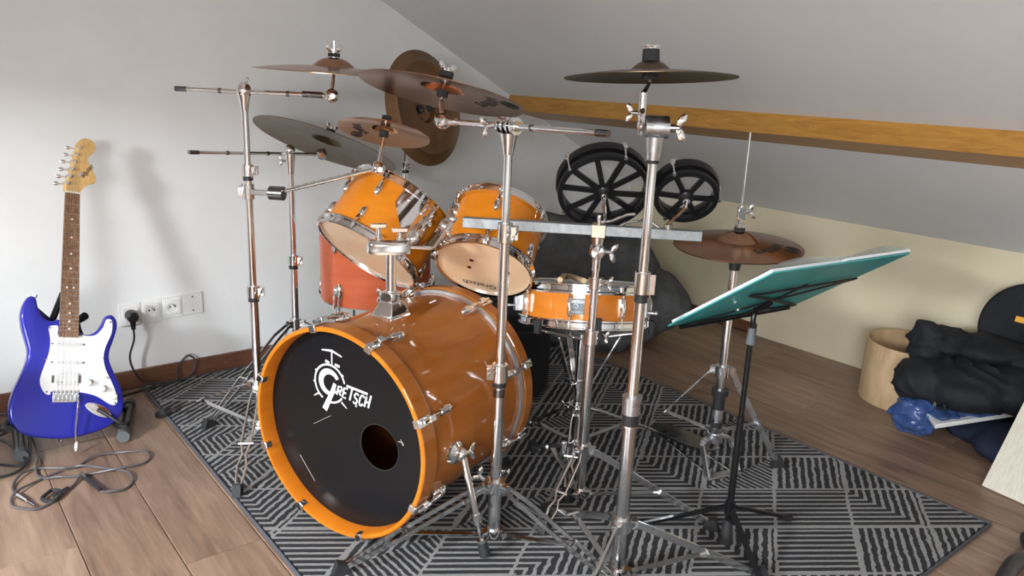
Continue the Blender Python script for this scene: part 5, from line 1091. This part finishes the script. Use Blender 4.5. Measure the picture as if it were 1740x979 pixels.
# ------------------------------------------------------------------ sockets on the gable wall
SK = thing('socket_strip', (-2.41, 0, 0.279), 'white four-gang wall socket strip above the skirting board', 'socket')
for k in range(4):
    cx_ = -2.5165 + 0.0712 * k; cz_ = 0.2745 + 0.0030 * k
    q = MB(); q.box((cx_, -0.004, cz_), (0.0705, 0.008, 0.080)); pl = mk('plate', q, G['plastic_white'], SK, bevel=0.002)
    if k < 3:
        q = MB(); NN = 32; sq = []; ci = []
        for t in [2 * PI * (k2 + 0.5) / NN for k2 in range(NN)]:
            e = 1 / max(abs(math.cos(t)), abs(math.sin(t))); sq.append((0.026 * e * math.cos(t), 0.027 * e * math.sin(t))); ci.append((0.0200 * math.cos(t), 0.0200 * math.sin(t)))
        q._a([(cx_ + a, -0.007, cz_ + b_) for a, b_ in sq] + [(cx_ + a * 0.985, -0.0125, cz_ + b_ * 0.985) for a, b_ in sq] + [(cx_ + a, -0.0125, cz_ + b_) for a, b_ in ci] + [(cx_ + a * 0.94, -0.0085, cz_ + b_ * 0.94) for a, b_ in ci],
             [(r_ * NN + k2, r_ * NN + (k2 + 1) % NN, (r_ + 1) * NN + (k2 + 1) % NN, (r_ + 1) * NN + k2) for r_ in range(3) for k2 in range(NN)] + [tuple(range(3 * NN, 4 * NN))])
        mk('insert', q, G['plastic_white'], pl)
        for s in (-1, 1):
            q = MB(); q.cyl((cx_ + s * 0.0085, -0.0080, cz_ + 0.002), (cx_ + s * 0.0085, -0.0090, cz_ + 0.002), 0.0030, n=12); mk('pin_hole', q, G['hole_black'], pl)
        if k: q = MB(); q.cyl((cx_, -0.008, cz_ + 0.011), (cx_, -0.022, cz_ + 0.011), 0.0023, n=10); mk('earth_pin', q, G['chrome'], pl)
    else:
        for s in (-1, 1):
            q = MB(); q.cyl((cx_, -0.007, cz_ + s * 0.026), (cx_, -0.0087, cz_ + s * 0.026), 0.0026, n=10); mk('screw', q, G['dark_chrome'], pl)
# plugged mains lead
PLG = thing('mains_lead', (-2.518, -0.03, 0.27), 'black mains lead with round plug in the wall socket strip', 'power lead')
q = MB(); q.lathe([(0, 0.052), (0.012, 0.052), (0.018, 0.048), (0.0195, 0.040), (0.0195, 0.012), (0, 0.012)], (-2.5165, 0, 0.274), (0, -1, 0), 28); q.cyl((-2.5165, -0.036, 0.262), (-2.5165, -0.036, 0.228), 0.011, 0.007, 14); mk('plug', q, G['black_plastic'], PLG)
q = MB(); q.tube(catmull([(-2.5165, -0.036, 0.232), (-2.518, -0.036, 0.19), (-2.535, -0.034, 0.135), (-2.530, -0.032, 0.085), (-2.500, -0.030, 0.030), (-2.460, -0.040, 0.016), (-2.400, -0.055, 0.014), (-2.345, -0.050, 0.020), (-2.318, -0.040, 0.070), (-2.340, -0.030, 0.095), (-2.375, -0.030, 0.060), (-2.395, -0.060, 0.016), (-2.470, -0.070, 0.014), (-2.540, -0.062, 0.005), (-2.62, -0.08, 0.005), (-2.80, -0.09, 0.005), (-3.1, -0.16, 0.005)], 7), 0.0034, 8); mk('cord', q, G['cable_black'], PLG)
# guitar lead, coiled on the floor
GL = thing('guitar_lead', (-2.75, -0.62, 0), 'dark guitar lead with metal jack lying in loose loops on the planks', 'cable')

LA = [(-2.871, -0.264), (-2.881, -0.4), (-2.903, -0.507), (-2.893, -0.556), (-2.861, -0.581), (-2.822, -0.592), (-2.769, -0.603), (-2.711, -0.621), (-2.652, -0.618), (-2.624, -0.592), (-2.629, -0.552), (-2.661, -0.519), (-2.71, -0.502), (-2.755, -0.503), (-2.786, -0.518), (-2.806, -0.539), (-2.831, -0.54), (-2.871, -0.546), (-2.912, -0.567), (-2.959, -0.605), (-2.979, -0.636), (-2.979, -0.679), (-2.96, -0.714), (-2.929, -0.725), (-2.896, -0.708), (-2.873, -0.686), (-2.838, -0.649), (-2.81, -0.608), (-2.806, -0.606), (-2.793, -0.664), (-2.781, -0.719), (-2.76, -0.745), (-2.726, -0.742), (-2.7, -0.711), (-2.698, -0.663), (-2.721, -0.614), (-2.757, -0.573), (-2.79, -0.55), (-2.83, -0.528), (-2.899, -0.486), (-2.942, -0.514), (-2.966, -0.561), (-2.967, -0.603), (-2.962, -0.626)]
q = MB(); q.tube(catmull([(a, b, 0.0045 + 0.006 * (i % 3 == 1) + (0.004 if 26 < i < 30 else 0)) for i, (a, b) in enumerate(LA)], 5), 0.0034, 8); mk('cord', q, G['cable_grey'], GL)
q = MB(); q.cyl((-2.962, -0.626, 0.007), (-2.947, -0.673, 0.007), 0.0062, n=12); q.cyl((-2.947, -0.673, 0.007), (-2.935, -0.710, 0.007), 0.0032, n=10); mk('jack', q, G['chrome'], GL)
q = MB(); q.tube(catmull([(-2.914, -0.681, 0.008), (-2.896, -0.660, 0.010), (-2.884, -0.652, 0.010), (-2.868, -0.676, 0.010), (-2.884, -0.704, 0.008), (-2.902, -0.702, 0.006)], 6, True), 0.0050, 8, True); q.cyl((-2.885, -0.690, 0.009), (-2.850, -0.660, 0.009), 0.0075, 0.005, 10); mk('cable_tie', q, G['rubber'], GL)
q = MB(); q.tube(catmull([(-2.806, -0.600, 0.010), (-2.793, -0.664, 0.009), (-2.781, -0.719, 0.009)], 6), 0.0062, 8); mk('sheath', q, G['cable_black'], GL)
# lead plugged into the guitar, running back behind the body
q = MB(); q.cyl(gp(0.080, 0.084, 0.004), gp(0.105, 0.069, 0.014), 0.006, n=12); q.tube(catmull([gp(0.102, 0.071, 0.013), gp(0.128, 0.050, 0.020), gp(0.152, 0.040, 0.020), gp(0.172, 0.052, 0.0), gp(0.176, 0.030, -0.06), V(-2.66, -0.25, 0.02), V(-2.72, -0.18, 0.006), V(-2.87, -0.14, 0.006), V(-3.05, -0.20, 0.006)], 6), 0.0042, 8)
one('patch_lead', q, G['cable_black'], (-2.70, -0.38, 0.0), 'black lead plugged into the jack plate of the blue guitar', 'cable')
# loose black cables by the left side
for i, (L, lab) in enumerate((([(-3.10, -0.02), (-2.933, -0.03), (-2.89, -0.075), (-2.879, -0.197), (-2.901, -0.374), (-2.927, -0.464), (-2.973, -0.487), (-3.06, -0.475), (-3.12, -0.42)], 'long black cable looping over the planks left of the blue guitar'),
        ([(-3.05, -0.22), (-2.974, -0.241), (-2.937, -0.304), (-2.918, -0.440), (-2.942, -0.455), (-2.993, -0.419), (-3.08, -0.36)], 'short black cable curled inside the longer one on the planks'),
        ([(-3.06, -0.12), (-2.966, -0.164), (-2.93, -0.135), (-2.906, -0.150), (-2.93, -0.21), (-3.04, -0.28)], 'black cable bunched near the skirting behind the guitar'))):
    q = MB(); q.tube(catmull([(a, b, 0.005 + 0.007 * i + 0.004 * (k % 2)) for k, (a, b) in enumerate(L)], 6), 0.0042, 8); one('black_cable', q, G['cable_black'], (L[2][0], L[2][1], 0), lab, 'cable', 'loose black cables')
# amplifier that the cables lead to
AM = thing('guitar_amplifier', (-3.450, -0.575, 0), 'black guitar amplifier box on the floor that the cables lead to', 'amplifier')
ar = V(0.93, 0.36, 0).normalized(); as_ = ar.cross(UP)
q = MB(); q.obox(V(-3.450, -0.575, 0.235), ar, as_, UP, 0.46, 0.24, 0.45); mk('cabinet', q, G['cloth_black'], AM, bevel=0.012)
q = MB(); q.obox(V(-3.450, -0.575, 0.19) + as_ * 0.122, ar, as_, UP, 0.40, 0.006, 0.32); mk('grille', q, G['cloth_grey'], AM)
q = MB(); q.obox(V(-3.450, -0.575, 0.405) + as_ * 0.122, ar, as_, UP, 0.40, 0.006, 0.06); mk('control_panel', q, G['aluminium'], AM)
q = MB(); q.tube([V(-3.450, -0.575, 0.455) - ar * 0.09, V(-3.450, -0.575, 0.485) - ar * 0.07, V(-3.450, -0.575, 0.485) + ar * 0.07, V(-3.450, -0.575, 0.455) + ar * 0.09], 0.010, 10); mk('handle', q, G['rubber'], AM)
